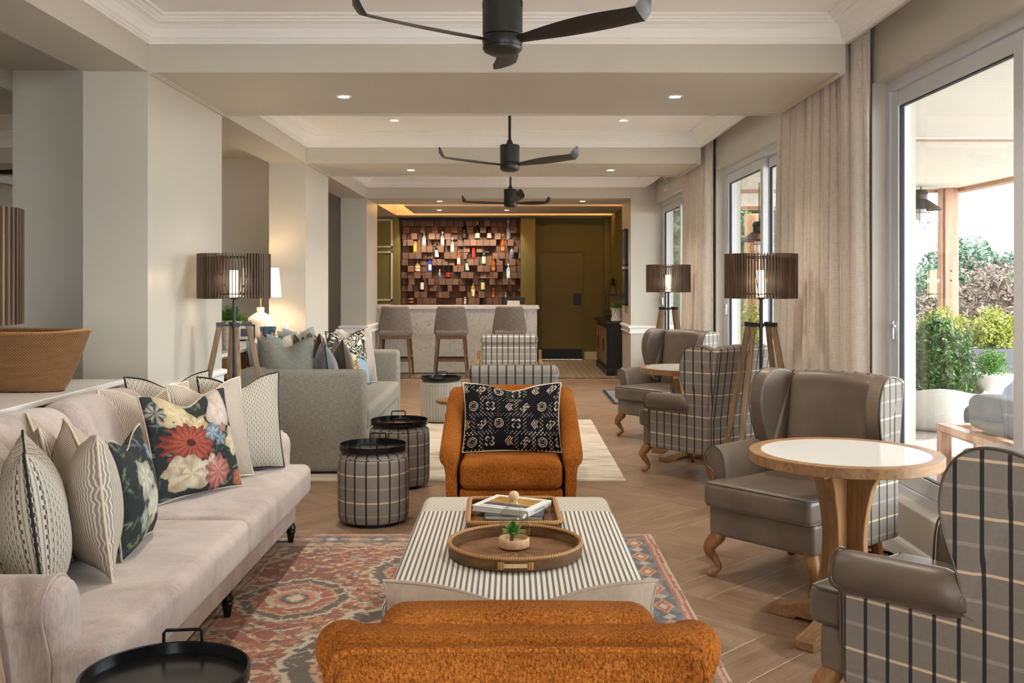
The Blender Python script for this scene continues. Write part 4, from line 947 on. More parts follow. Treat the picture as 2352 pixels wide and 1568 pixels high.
rect_basket()
def book(label, loc, rz, w, d, h, cover, img=None, spine=None):
    t = thing('book', label, 'book', loc, rz, 'books in the rectangular rattan tray')
    mesh('pages', *box(-w/2+.004, w/2-.004, -d/2+.004, d/2-.003, .003, h-.003), 'paper', parent=t)
    mesh('cover', *join(box(-w/2, w/2, -d/2, d/2, 0, .003), box(-w/2, w/2, -d/2, d/2, h-.003, h), box(w/2-.003, w/2, -d/2, d/2, .003, h-.003)), cover, parent=t)
    if img: 
        mesh('cover_picture', *box(-w/2+.03, w/2-.03, -.04, d/2-.03, h, h+.0006), img, parent=t); mesh('cover_blue_band', *box(-w/2+.03, w/2-.03, -.075, -.0405, h, h+.0006), 'book_blue', parent=t)
        mesh('title_line', *join(*[box(-w/2+.03+i*.011, -w/2+.038+i*.011, -.105, -.090, h, h+.0006) for i in range(13)]), 'book_grey', parent=t)
        mesh('spine_text', *join(*[box(w/2, w/2+.0006, -.06+i*.012, -.052+i*.012, .008, h-.008) for i in range(9)]), 'book_grey', parent=t)
    return t
plain('book_blue', '#36466f', .4); plain('book_grey', '#9a9ca0', .5); plain('book_white', '#e6e6e4', .35); plain('book_dark', '#3d444b', .4)
b_ = MB('book_gold', '#b48b3e', .4); E.nt = b_.nt; n_ = b_.noise(b_.vec(b_.obj(), (3, 20, 1)), 2, 3); b_.col(b_.ramp(n_, [(.38, '#6a4a1c'), (.55, '#b88c3c'), (.7, '#dcc088')])); reg('book_gold', b_)
book('dark grey book lying lower, under the white book in the tray', (.015, 4.30, OT+.009), -.08, .25, .2, .02, 'book_dark')
book('white book with a golden and blue cover picture, lying on top', (.0, 4.345, OT+.0295), -.46, .27, .24, .024, 'book_white', 'book_gold')
def cloche():
    c = (.007, 3.79, OT+.0075)
    t = thing('bell_jar', 'glass bell jar with wooden ball knob on a pale wooden base', 'jar', c); t.scale = (.93, .93, .93)
    mesh('base_dish', *lathe([(0,0),(.055,0),(.062,.004),(.0635,.012),(.0635,.036),(.060,.040),(.056,.038),(.053,.022),(0,.020)], 40), 'light_wood', parent=t, smooth=True)
    mesh('glass_dome', *lathe([(.058,.0375),(.0595,.05),(.0595,.125),(.058,.135),(.045,.152),(.026,.168),(.018,.182),(.017,.192)], 44, False), 'glass_jar', parent=t, smooth=True)
    mesh('knob', *shift(lathe([(0,-.022)]+[(.022*math.sin(a*PI/12), -.022*math.cos(a*PI/12)) for a in range(1, 12)]+[(0,.022)], 24), (0,0,.208)), 'light_wood', parent=t, smooth=True)
    p = thing('succulent', 'small green artificial succulent lying inside the bell jar', 'plant', (c[0]-.012, c[1]-.008, c[2]+.021), 0)
    mesh('stem', *tube([(0,0,0),(.004,0,.012),(.008,.002,.028)], [.006,.007,.009], 8), 'foot_wood', parent=p, smooth=True)
    lv = []
    for k in range(26):
        a = k*2.4; f = k/25; L = .058-.016*f; el = .25+1.15*f; w = .0095
        d = np.array((math.cos(a)*math.cos(el), math.sin(a)*math.cos(el), math.sin(el))); s = np.array((-math.sin(a), math.cos(a), 0)); n = np.cross(d, s)*-1
        b0 = np.array((.008, .002, .018+.02*f)); V = []
        for q, wq in ((0,.35),(.35,.9),(.62,1),(.85,.6),(1,.02)):
            p0 = b0+d*L*q+n*(-.010)*math.sin(q*2.4); V += [p0-s*w*wq, p0+n*-.0025*wq, p0+s*w*wq]
        Fs = [(i*3+j, i*3+j+1, i*3+j+4, i*3+j+3) for i in range(4) for j in range(2)]
        mesh('leaf', V, Fs, 'succulent', parent=p, smooth=True)
cloche()
# ---------------------------------------------------------------- wing chairs
def spl(P, n=5): return [tuple(p) for p in catmull(P, n)]
def wing_chair(label, loc, rz, grp='leather and plaid wing chairs by the windows'):
    t = thing('wing_chair', label, 'armchair', loc, rz, grp); Lm = 'leather'; P_ = 'plaid'
    mesh('seat_base', *rbox(0, -.03, .285, .60, .60, .15, .022, 3, 4), Lm, parent=t, smooth=True)
    def tee(x, y, z):
        if y > -.20: k = min(1, (y+.20)/.05); x = x*(1-.12*k)
        return (x, y, z)
    mesh('seat_cushion', *deform(rbox(0, -.05, .415, .61, .64, .125, .03, 4, 12, (0,.02,.10)), tee), Lm, parent=t, smooth=True)
    for z in (.362, .47): mesh('piping', *tube([(-.295, -.1, z), (-.300, -.33, z), (-.28, -.364, z), (.28, -.364, z), (.300, -.33, z), (.295, -.1, z)], .004, 6), 'leather_piping', parent=t, smooth=True)
    back = lambda z: .235+.17*max(0, z-.35)            # front face of the inner back
    for s in (1, -1):
        # rolled arm
        prof = [(.262,.33),(.268,.44),(.275,.52),(.285,.575),(.305,.612),(.34,.628),(.378,.618),(.402,.588),(.404,.552),(.388,.524),(.362,.508),(.343,.49),(.338,.42),(.336,.32)]
        prof = spl(prof, 3)
        secs = []
        for i in range(13):
            q = i/12; y = -.225+.40*q; e = max(0, 1-q/.05)+max(0, (q-.8)/.2)**2*5; z_ = .012*q
            secs.append([(s*((x-.335)*(1-.12*e)+.335), y, (z-.5)*(1-.05*e)+.5+(z_ if z > .5 else 0)) for x, z in prof])
        o = fixn(mesh('armrest', *loft(secs), Lm, parent=t, smooth=True)); bev(o, .012, 3)
        mesh('arm_piping', *tube([(s*x, -.228, z) for x, z in prof], .004, 6), 'leather_piping', parent=t, smooth=True)
        # plaid outer side below the roll
        pl = [(-.215,.21),(-.215,.49),(-.1,.50),(.1,.512),(.335,.53),(.335,.21)]
        o = mesh('side_panel', *prism([(y, z) for y, z in pl], .300, .346, 'x'), P_, parent=t); 
        if s < 0:
            for v in o.data.vertices: v.co.x = -v.co.x
        fixn(o); bev(o, .01, 3)
        # wings
        wp = spl([(.33,.50),(.17,.50),(.165,.58),(.145,.66),(.118,.74),(.105,.83),(.118,.91),(.155,.97),(.21,1.0),(.28,1.0),(.335,.985),(.385,.96)], 4)
        def wing(x0, x1, sc, m, nm):
            V, Fs = prism([(y, z) for y, z in wp], x0, x1, 'x')
            V = [(s*(x+.02+.13*max(0, .34-y)*(1 if z > .55 else max(0,(z-.5)/.05))), y if sc == 1 else .2+(y-.2)*sc, z if sc == 1 else .75+(z-.75)*sc) for x, y, z in V]
            o = fixn(mesh(nm, V, Fs, m, parent=t)); bev(o, .018 if sc == 1 else .006, 4); return o
        wing(.245, .318, 1, Lm, 'wing'); wing(.300, .326, .975, P_, 'wing_panel')
        edge = [(s*(.342+.13*max(0, .34-y)), .2+(y-.2)*.985, .75+(z-.75)*.985) for y, z in wp]
        mesh('wing_piping', *tube(edge[8:], .0042, 6), 'leather_piping', parent=t, smooth=True)
    # inner back
    def bk(x, y, z): z2 = z+.02*math.cos(x*5.5)*(1 if z > .9 else 0); return (x, y+.125*(z-.35), z2)
    mesh('backrest', *deform(rbox(0, .262, .70, .50, .12, .56, .05, 5, 8, (0,.2,0)), bk), Lm, parent=t, smooth=True)
    # plaid outer back
    def ob(x, y, z):
        q = max(0, (z-.5)/.5); return (x*(1+.03*q), y+.13*max(0, z-.45)-.35*x*x*(.3), z+(.012*math.cos(x*6) if z > .9 else 0))
    mesh('back_panel', *deform(rbox(0, .335, .60, .655, .06, .775, .025, 4, 10), ob), P_, parent=t, smooth=True)
    for s in (1, -1):
        mesh('back_piping', *tube([(s*(.322+.01*max(0,(z-.5))), .352+.13*max(0, z-.45), z) for z in [.23+.72*i/10 for i in range(11)]], .004, 6), 'leather_piping', parent=t, smooth=True)
        # front cabriole leg
        pts = [(0,.0,.225),(0,-.006,.20),(.004,-.03,.165),(.008,-.036,.13),(.004,-.014,.085),(0,-.002,.05),(.004,-.014,.028),(.010,-.034,.012)]
        rr = [.036,.037,.034,.028,.019,.015,.018,.020]
        P = catmull([(s*(.26+p[0]*1.5-.0*p[1]-p[1]*.7), -.295+p[1]*.8, p[2]) for p in pts], 4); Rr = np.interp(np.linspace(0, 7, len(P)), range(8), rr)
        mesh('front_leg', *join(tube(P, list(Rr), 10), shift(lathe([(0,0),(.016,0),(.02,.012),(0,.012)], 10), (s*.294, -.318, .0))), 'cabriole', parent=t, smooth=True)
        secs = []
        for q in range(5):
            f = q/4; w = .024-.006*f; cx, cy, z = s*(.255+.012*f), .27+.075*f*f, .225*(1-f); secs.append([(cx-w, cy-w, z), (cx+w, cy-w, z), (cx+w, cy+w, z), (cx-w, cy+w, z)])
        bev(fixn(mesh('rear_leg', *loft(secs), 'cabriole', parent=t)), .004, 2)
    return t
def chair_at(ax, ay, bx, by): # front feet -> centre and rotation (front = -Y)
    fx, fy = (ax+bx)/2, (ay+by)/2; dx, dy = bx-ax, by-ay; L = math.hypot(dx, dy); return math.atan2(dy/L, dx/L), fx, fy
wc = wing_chair('leather and plaid wing chair facing left behind the nearest white table', (0,0,0), 0)
def put(o, ax, ay, bx, by):
    r, fx, fy = chair_at(ax, ay, bx, by); o.rotation_euler = (0,0,r); n = (-math.sin(r), math.cos(r)); o.location = (fx+n[0]*.31, fy+n[1]*.31, 0)
put(wc, .985, 4.97, 1.385, 4.50)
w2 = dup(wc, (0,0,0), 0, 'plaid-backed wing chair in the bottom right corner, cut by the frame'); put(w2, 1.455, 3.60, 1.01, 3.215)
w3 = dup(wc, (0,0,0), 0, 'plaid-backed wing chair turned away, behind the right floor lamp'); put(w3, 1.464, 8.05, 1.028, 7.68)
w4 = dup(wc, (0,0,0), 0, 'farthest wing chair facing the camera beside the distant small table'); put(w4, 1.01, 9.49, 1.41, 9.03)
# ---------------------------------------------------------------- pedestal tables
def make_table(label, loc, rz):
    t = thing('pedestal_table', label, 'table', loc, rz, 'round pedestal tables by the windows')
    bev(mesh('table_rim', *lathe([(.335,.705),(.392,.705),(.392,.748),(.342,.748),(.342,.744),(.335,.744)], 72, False), 'oak_x', parent=t), .002, 1)
    mesh('table_top', *lathe([(0,.71),(.342,.71),(.342,.7465),(0,.7465)], 72), 'tabletop', parent=t)
    mesh('under_block', *join(box(-.26, .26, -.045, .045, .672, .705), box(-.045, .045, -.26, .26, .672, .7045)), 'oak', parent=t)
    for k in range(4):
        a = k*PI/2+PI/4
        prof = spl([(.008,.672),(.145,.672),(.125,.60),(.100,.48),(.092,.38),(.100,.27),(.120,.16),(.15,.085)], 4)+[(.008,.085)]
        o = fixn(mesh('column_plank', *rotg(prism(prof, -.021, .021, 'y'), a-PI/4), 'oak', parent=t)); bev(o, .003, 1)
        fp = [(.0,.085),(.16,.085),(.24,.06),(.325,.048),(.345,.035),(.345,.0),(.21,.0),(.20,.014),(.0,.014)]
        o = fixn(mesh('foot', *rotg(prism(fp, -.042, .042, 'y'), a-PI/4), 'oak_x', parent=t)); bev(o, .005, 2)
    return t
tb = make_table('round white-topped oak pedestal table in the right foreground', (1.40, 4.19, 0), PI/4)
dup(tb, (1.47, 8.35, 0), PI/4, 'round white-topped oak table in front of the farthest wing chair')
# ---------------------------------------------------------------- plaid lounge chairs, side table
def lounge(label, loc, rz):
    t = thing('lounge_chair', label, 'armchair', loc, rz, 'pale plaid lounge chairs on the cream rug')
    mesh('seat_cushion', *rbox(0, -.06, .37, .60, .62, .16, .05, 4, 5, (0,0,.1)), 'plaid_light', parent=t, smooth=True)
    mesh('backrest', *deform(rbox(0, .27, .60, .62, .13, .54, .05, 4, 6), lambda x, y, z: (x, y+.22*(z-.4), z)), 'plaid_light', parent=t, smooth=True)
    mesh('head_roll', *deform(rbox(0, .262, .815, .64, .16, .11, .05, 4, 6), lambda x, y, z: (x, y+.22*(z-.4), z)), 'plaid_light', parent=t, smooth=True)
    for s in (1, -1):
        bev(mesh('armrest', *join(box(s*.345-.018, s*.345+.018, -.33, .36, .56, .60), ), 'light_wood' if 0 else 'oak', parent=t), .008, 2)
        for y0, y1 in ((-.30, -.26), (.30, .34)): bev(mesh('leg', *box(s*.345-.016, s*.345+.016, y0, y1, 0, .56 if y0 < 0 else .70), 'oak', parent=t), .005, 1)
        mesh('side_rail', *box(s*.345-.012, s*.345+.012, -.26, .30, .25, .30), 'oak', parent=t)
    mesh('front_rail', *box(-.333, .333, -.30, -.275, .24, .29), 'oak', parent=t); mesh('rear_rail', *box(-.333, .333, .275, .30, .24, .29), 'oak', parent=t)
    return t
lc = lounge('pale plaid lounge chair just behind the orange armchair, seen from the back', (.01, 7.34, .0095), PI)
dup(lc, (-.03, 10.85, 0), 0, 'pale plaid lounge chair facing the camera in front of the bar')
t = thing('side_table', 'small round wooden side table half hidden behind the orange armchair', 'table', (-.44, 8.3, .0095))
mesh('table_top', *lathe([(0,.445),(.185,.445),(.195,.452),(.195,.47),(.19,.475),(0,.475)], 40), 'oak', parent=t)
mesh('pole', *shift(lathe([(.012,.01),(.012,.445)], 12), (-.09,0,0)), 'black_satin', parent=t, smooth=True); mesh('base', *lathe([(0,0),(.15,0),(.15,.008),(0,.012)], 32), 'black_satin', parent=t)
# ---------------------------------------------------------------- consoles and what stands on them
def console(label, x0, x1, y0, y1, H=.92):
    t = thing('console', label, 'console', ((x0+x1)/2, (y0+y1)/2, 0)); hx, hy = (x1-x0)/2, (y1-y0)/2
    bev(mesh('console_top', *box(-hx, hx, -hy, hy, H-.028, H), 'quartz', parent=t), .003, 1)
    mesh('carcass', *join(box(-hx+.02, hx-.02, -hy+.02, -hy+.05, .08, H-.028), box(-hx+.02, hx-.02, hy-.05, hy-.02, .08, H-.028), box(-hx+.02, hx-.02, -hy+.05, hy-.05, .08, .11), box(-hx+.02, hx-.02, -hy+.05, hy-.05, H-.20, H-.18), box(-hx+.02, hx-.35, -hy+.05, hy-.05, .11, H-.2)), 'console', parent=t)
    n = int((y1-y0)/.38)
    for i in range(n+1):
        y = -hy+.05+(2*hy-.1)*i/n; mesh('divider', *box(hx-.3, hx-.022, y-.012, y+.012, H-.18, H-.028), 'console', parent=t)
        mesh('divider', *box(hx-.3, hx-.022, y-.012, y+.012, .11, H-.2), 'console', parent=t)
    mesh('apron', *box(hx-.034, hx-.02, -hy+.05, hy-.05, H-.045, H-.0285), 'console', parent=t)
    mesh('plinth', *box(-hx+.06, hx-.06, -hy+.06, hy-.06, 0, .08), 'black', parent=t)
console('white-topped wooden console behind the pink sofa, basket on it', -2.98, -2.16, 2.81, 5.55)
console('white-topped wooden console behind the grey sofa, holding lamp and plant', -2.76, -2.18, 7.35, 10.0)
def boat_basket():
    t = thing('basket', 'big oval woven rattan basket on the left console', 'basket', (-2.54, 5.02, .92), -.30)
    nu, nz = 56, 10; secs = []; UV = []
    for inner in (0, 1):
        for k in range(nz+1):
            q = k/nz if not inner else 1-k/nz; z = .004+.29*q; a = (.33+.15*q**.8); b = (.13+.075*q**.7); s = []
            for i in range(nu+1):
                th = 2*PI*i/nu; c, sn = math.cos(th), math.sin(th); p = 1.15
                x = a*math.copysign(abs(c)**.95, c); y = b*math.copysign(abs(sn)**p, sn); off = .010*inner
                s.append((x*(1-off/a), y*(1-off/b), z+(.012*abs(c)**6*q)+ (.006 if inner and q < .02 else 0)))
                UV.append((i/nu*1.7, q*.34+inner))
            secs.append(s)
    V = [p for s in secs for p in s]; m = nu+1; Fs = [(i*m+j, i*m+j+1, (i+1)*m+j+1, (i+1)*m+j) for i in range(len(secs)-1) for j in range(nu)]
    Fs.append(tuple(range(nu))); Fs.append(tuple(range((len(secs)-1)*m, (len(secs)-1)*m+nu)))
    mesh('basket_wall', V, Fs, 'rattan_basket', parent=t, smooth=True, uv=UV)
    rim = [(p[0]*.995, p[1]*.99, p[2]) for p in secs[nz][:-1]]; mesh('basket_rim', *tube(rim, .008, 6, closed=True), 'wrap', parent=t, smooth=True)
boat_basket()
def fern(parent, r, h, n, seed, mat='leaf_fern', z0=0):
    rr = random.Random(seed); V = []; Fs = []
    for i in range(n):
        a = rr.random()*2*PI; el = .15+1.35*rr.random(); L = (.55+.45*rr.random()); p = np.array((0,0,z0)); d = np.array((math.cos(a)*math.cos(el)*r, math.sin(a)*math.cos(el)*r, math.sin(el)*h*.95))*L
        N = 9; sidev = np.array((-math.sin(a), math.cos(a), 0))
        for k in range(1, N+1):
            q = k/N; c = p + d*q - np.array((0,0,.12*r*q*q*2)); 
            for m in range(7):
                v = np.array([rr.gauss(0,1) for _ in range(3)]); v /= np.linalg.norm(v); l = .022*(1-.4*q)*(r/.13)**.5; w = np.cross(v, sidev)*.0013*(r/.1)**.5; b = len(V)
                V += [c-w, c+w, c+v*l]; Fs.append((b, b+1, b+2))
    o = mesh('foliage', V, Fs, mat, parent=parent); o['kind'] = 'stuff'; return o
def leafy(parent, pts_fn, n, size, mat, seed, name='foliage', thin=.5):
    g = np.random.default_rng(seed); C = pts_fn(g, n); d = g.normal(size=(n,3)); d /= np.linalg.norm(d, axis=1)[:,None]; e = np.cross(d, g.normal(size=(n,3))); e /= np.linalg.norm(e, axis=1)[:,None]
    s = size*(.6+.8*g.random((n,1))); V = np.stack([C-d*s*.5, C+e*s*thin*.5, C+d*s*.5, C-e*s*thin*.5], 1).reshape(-1, 3); b = np.arange(n)*4
    nn = np.cross(d, e)*s*.12; V[1::4] += nn; V[3::4] += nn
    o = mesh(name, V, np.stack([b, b+1, b+2, b+3], 1), mat, parent=parent); o['kind'] = 'stuff'; return o
def ball(c, r, hollow=.5, lump=.25):
    def f(g, n):
        d = g.normal(size=(n,3)); d /= np.linalg.norm(d, axis=1)[:,None]; k = hollow+(1-hollow)*g.random((n,1))**.6
        l = 1+lump*np.sin(d[:,:1]*5+c[0]*3)*np.cos(d[:,1:2]*4+c[1]*2+d[:,2:3]*5); return np.array(c)+d*k*l*np.array(r)
    return f
def potted(label, loc, pot_r, pot_h, fr, fh, seed, lattice=False):
    t = thing('potted_fern', label, 'plant', loc)
    prof = [(0,0),(pot_r*.72,0),(pot_r*.74,pot_h*.04),(pot_r*.80,pot_h*.5),(pot_r*.95,pot_h*.88),(pot_r,pot_h*.9),(pot_r,pot_h),(pot_r*.88,pot_h),(pot_r*.85,pot_h*.9),(0,pot_h*.9)]
    if lattice: prof = [(0,0),(pot_r*.85,0),(pot_r*.86,.02),(pot_r*.72,pot_h*.4),(pot_r*.85,pot_h*.85),(pot_r*1.02,pot_h),(pot_r*.9,pot_h),(pot_r*.8,pot_h*.88),(0,pot_h*.88)]
    p = mesh('pot', *lathe(prof, 36), 'pot_white' if lattice else 'terrazzo', parent=t, smooth=True)
    if lattice:
        pr = lambda z: np.interp(z, [0, pot_h*.4, pot_h*.85, pot_h], [pot_r*.86, pot_r*.72, pot_r*.85, pot_r*1.02])+.001
        ln = []
        for k in range(8):
            for s in (1, -1): ln.append(tube([(pr(z)*math.cos(k*PI/4+s*z/pot_h*PI/2), pr(z)*math.sin(k*PI/4+s*z/pot_h*PI/2), z) for z in [pot_h*(.08+.84*i/8) for i in range(9)]], .0025, 4))
        mesh('lattice', *join(*ln), 'foot_wood', parent=p)
    mesh('soil', *lathe([(0,pot_h*.92),(pot_r*.84,pot_h*.92)], 20), 'soil', parent=t)
    fern(t, fr, fh, 210, seed, z0=pot_h*.9)
potted('bushy green fern in a white relief pot behind the left floor lamp', (-2.26, 8.0, .92), .088, .235, .16, .20, 3)
potted('green fern in a white lattice pot on the black cabinet', (1.66, 15.75, .852), .11, .20, .14, .22, 5, True)
t = thing('photo_frame', 'small black photo frame standing before the ceramic lamp', 'frame', (-2.45, 9.15, .921), .25, rot=(-.12, 0, .25))
mesh('frame', *join(box(-.085, .085, -.012, .012, 0, .012), box(-.085, .085, -.012, .012, .138, .15), box(-.085, -.074, -.012, .012, .012, .138), box(.074, .085, -.012, .012, .012, .138)), 'black', parent=t)
mesh('photo_mat', *box(-.074, .074, -.004, .004, .012, .138), 'paper', parent=t); plain('photo_dark', '#54505a', .4); mesh('photo', *box(-.042, .046, -.0055, -.004, .04, .112), 'photo_dark', parent=t)
t = thing('bowl', 'blue glazed bowl on a pale wooden stand on the left console', 'bowl', (-2.28, 9.3, .92))
plain('glaze', '#4c6480', .12); mesh('bowl_body', *lathe([(0,.03),(.03,.031),(.055,.05),(.072,.085),(.076,.12),(.078,.125),(.074,.125),(.068,.085),(.05,.055),(0,.04)], 36), 'glaze', parent=t, smooth=True)
for k in range(4): a = PI/4+k*PI/2; mesh('stand_foot', *rotg(prism([(.03,.0),(.078,.0),(.078,.065),(.066,.075),(.055,.04),(.03,.03)], -.008, .008, 'y'), a), 'light_wood', parent=t)
t = thing('candle_holder', 'white ribbed candle holder behind the blue bowl', 'candle holder', (-2.24, 9.75, .92))
mesh('holder_body', *lathe([(0,0),(.05,0),(.052,.01)]+[(.052+(.0015 if i % 2 else 0), .01+.012*i) for i in range(11)]+[(.048,.14),(.046,.12),(0,.12)], 28), 'candle', parent=t, smooth=True)
# ---------------------------------------------------------------- bar
t = thing('bar_counter', 'white marble-fronted bar counter with pale top', 'bar counter', (-1.1, 16.2, 0))
mesh('counter_body', *box(-1.35, 1.52-.02, -.28, .27, 0, 1.03), 'marble', parent=t)
bev(mesh('counter_top', *box(-1.38, 1.535, -.32, .32, 1.03, 1.085), 'quartz', parent=t), .004, 1)
mesh('plinth', *box(-1.35, 1.49, -.281, -.279, .001, .016), 'black', parent=t)
def stool(label, loc):
    t = thing('bar_stool', label, 'stool', loc, 0, 'upholstered stools at the bar')
    def bk(x, y, z):
        q = (z-.66)/.43; x2 = x*(1.06-.24*max(0, q)); return (x2, y-.05*q+.5*x*x*.9*(1 if True else 0)*1.0-.0, z+.0)
    mesh('backrest', *deform(rbox(0, -.17, .875, .50, .07, .43, .03, 4, 8), lambda x, y, z: (x*(1.06-.24*max(0, (z-.66)/.43)**1.5), y-.06*(z-.66)+1.4*x*x, z)), 'stool_fab', parent=t, smooth=True)
    mesh('seat', *rbox(0, .0, .675, .48, .44, .10, .04, 4, 4, (0,0,.08)), 'stool_fab', parent=t, smooth=True)
    mesh('seat_frame', *join(box(-.23, .23, -.2, -.17, .59, .63), box(-.23, .23, .17, .2, .59, .63), box(-.23, -.2, -.17, .17, .59, .63), box(.2, .23, -.17, .17, .59, .63)), 'stool_wood', parent=t)
    for sx in (-1, 1):
        for sy in (-1, 1):
            p0 = (sx*.205, sy*.175, .60); p1 = (sx*.25, sy*.235, 0); mesh('leg', *loft([[(p[0]+a*w, p[1]+b*w, p[2]) for a, b in ((-1,-1),(1,-1),(1,1),(-1,1))] for p, w in ((p0, .021), (p1, .014))]), 'stool_wood', parent=t)
    for z, y in ((.26, -.205), (.26, .205)): mesh('stretcher', *box(-.235, .235, y-.012, y+.012, z-.014, z+.014), 'stool_wood', parent=t)
    for x in (-.23, .23): mesh('stretcher', *box(x-.012, x+.012, -.2, .2, .30, .33), 'stool_wood', parent=t)
    mesh('foot_plate', *box(-.225, .225, .19, .196, .275, .295), 'black', parent=t)
    return t
st = stool('left bar stool with grey tub back, beside the white pillar', (-1.80, 15.42, .001))
dup(st, (-.94, 15.42, .001), None, 'middle bar stool with grey tub back'); dup(st, (-.04, 15.42, .001), None, 'right bar stool with grey tub back, behind the plaid lounge chair')
# ---- wall of wooden blocks
pan = S(mesh('wall_blocks', *box(-2.087, .16, 18.74, 18.8, 0, 2.66), 'black'))
BS = .1212; ZT = 2.62; s_ = 2287/18.5
BOT = [  # crop x, crop bottom row, height m, shape, glass, liquid/label, label text
 (230,5,.30,'square','amber_glass','b_yellow','bottle with bright yellow label and clear foot, upper left of the block wall'),
 (378,4,.26,'square','clear','b_blue_pale','square clear gin-style bottle with dark-and-white label, top left'),
 (590,6,.34,'wine','dark','b_white','slim dark wine bottle with small white label, left of two cream-labelled ones'),
 (680,4,.27,'square','clear','b_cream','clear bottle with tall cream label, higher of the cream pair'),
 (840,5,.28,'square','clear','b_cream','clear bottle with tall cream label, lower of the cream pair'),
 (1040,3,.34,'champ','dark','b_black','all-dark sparkling wine bottle, first of the three in the top row'),
 (1255,3,.34,'champ','dark','b_cream','sparkling wine bottle with gold foil and cream label, top row'),
 (1450,3,.34,'champ','dark','b_pink','sparkling wine bottle with pink label, top row'),
 (1765,3,.36,'tall','clear','b_blue','tall clear vodka-like bottle in the top right'),
 (1672,5,.35,'round','amber','b_gold','amber bottle with copper cap on the upper right'),
 (1822,6,.28,'round','clear','b_blue','clear bottle with blue label at the right edge'),
 (945,7,.27,'square','amber','b_white','amber bottle with tall white label in the middle'),
 (1190,6,.27,'box','red','b_red','red angular bottle in the middle of the wall'),
 (1360,7,.34,'wine','green','b_cream','green wine bottle with cream label, right of the red bottle'),
 (268,8,.26,'squat','amber_glass','b_white','squat whisky decanter with oval white label on the left'),
 (475,8,.27,'square','blue','b_white','deep blue square bottle with white label'),
 (632,9,.17,'round','clear','b_blue','very small clear bottle with blue label on the left half'),
 (775,9,.33,'champ','dark','b_redlab','dark brandy bottle with red lettering'),
 (1092,8,.33,'wine','green','b_white','green bottle with grey-white label in the middle'),
 (1520,8,.30,'round','amber','b_gold','amber bottle with orange cap and vertical label, right half'),
 (1765,9,.28,'square','ice','b_white','icy blue bottle low on the right edge'),
 (342,11,.34,'wine','dark','b_white','dark wine bottle with red cap, low on the left'),
 (1182,12,.33,'wine','amber_glass','b_cream','pale gold bottle low in the middle'),
 (1347,11,.34,'wine','green','b_yellowish','dark green whisky bottle with yellowish label'),
 (158,13,.28,'squat','dark','b_gold','dark liqueur bottle with gold band in the bottom left corner'),
 (1520,12,.18,'round','amber','b_gold','small amber bottle above the till screen'),
 (1720,12,.11,'tall','clear','b_white','tiny bottle with white label at the right, above the till'),
 (1052,13,.14,'square','clear','b_white','small clear bottle standing just above the bar, in the middle')]
for k, c in dict(b_yellow='#e9a423', b_blue_pale='#c5d0d4', b_white='#dedbd2', b_cream='#dccfaa', b_black='#26221f', b_pink='#d9a2a0', b_blue='#3c57a3', b_gold='#a9763c', b_red='#9c2a1b', b_redlab='#8c2a26', b_yellowish='#dccd93').items(): plain(k, c, .5)
def bglass(k, tint, r=.06, tr=.0): b = MB(k, tint, r, spec=.7); b.set('Transmission Weight', tr); b.set('IOR', 1.3); reg(k, b)
bglass('g_dark', '#121410'); bglass('g_green', '#1c3a1e'); bglass('g_amber', '#a2551d', .1, .3); bglass('g_amber_glass', '#c79a4a', .1, .5); bglass('g_blue', '#1e3f9a'); bglass('g_ice', '#9cc3d2', .08, .4); bglass('g_red', '#84231a'); bglass('g_clear', '#d9dcd4', .06, .75)
plain('foil_gold', '#b98d47', .35, metal=.6); plain('foil_dark', '#2a2320', .4); plain('cap_white', '#dedede', .4); plain('foil_red', '#8f2a22', .4)
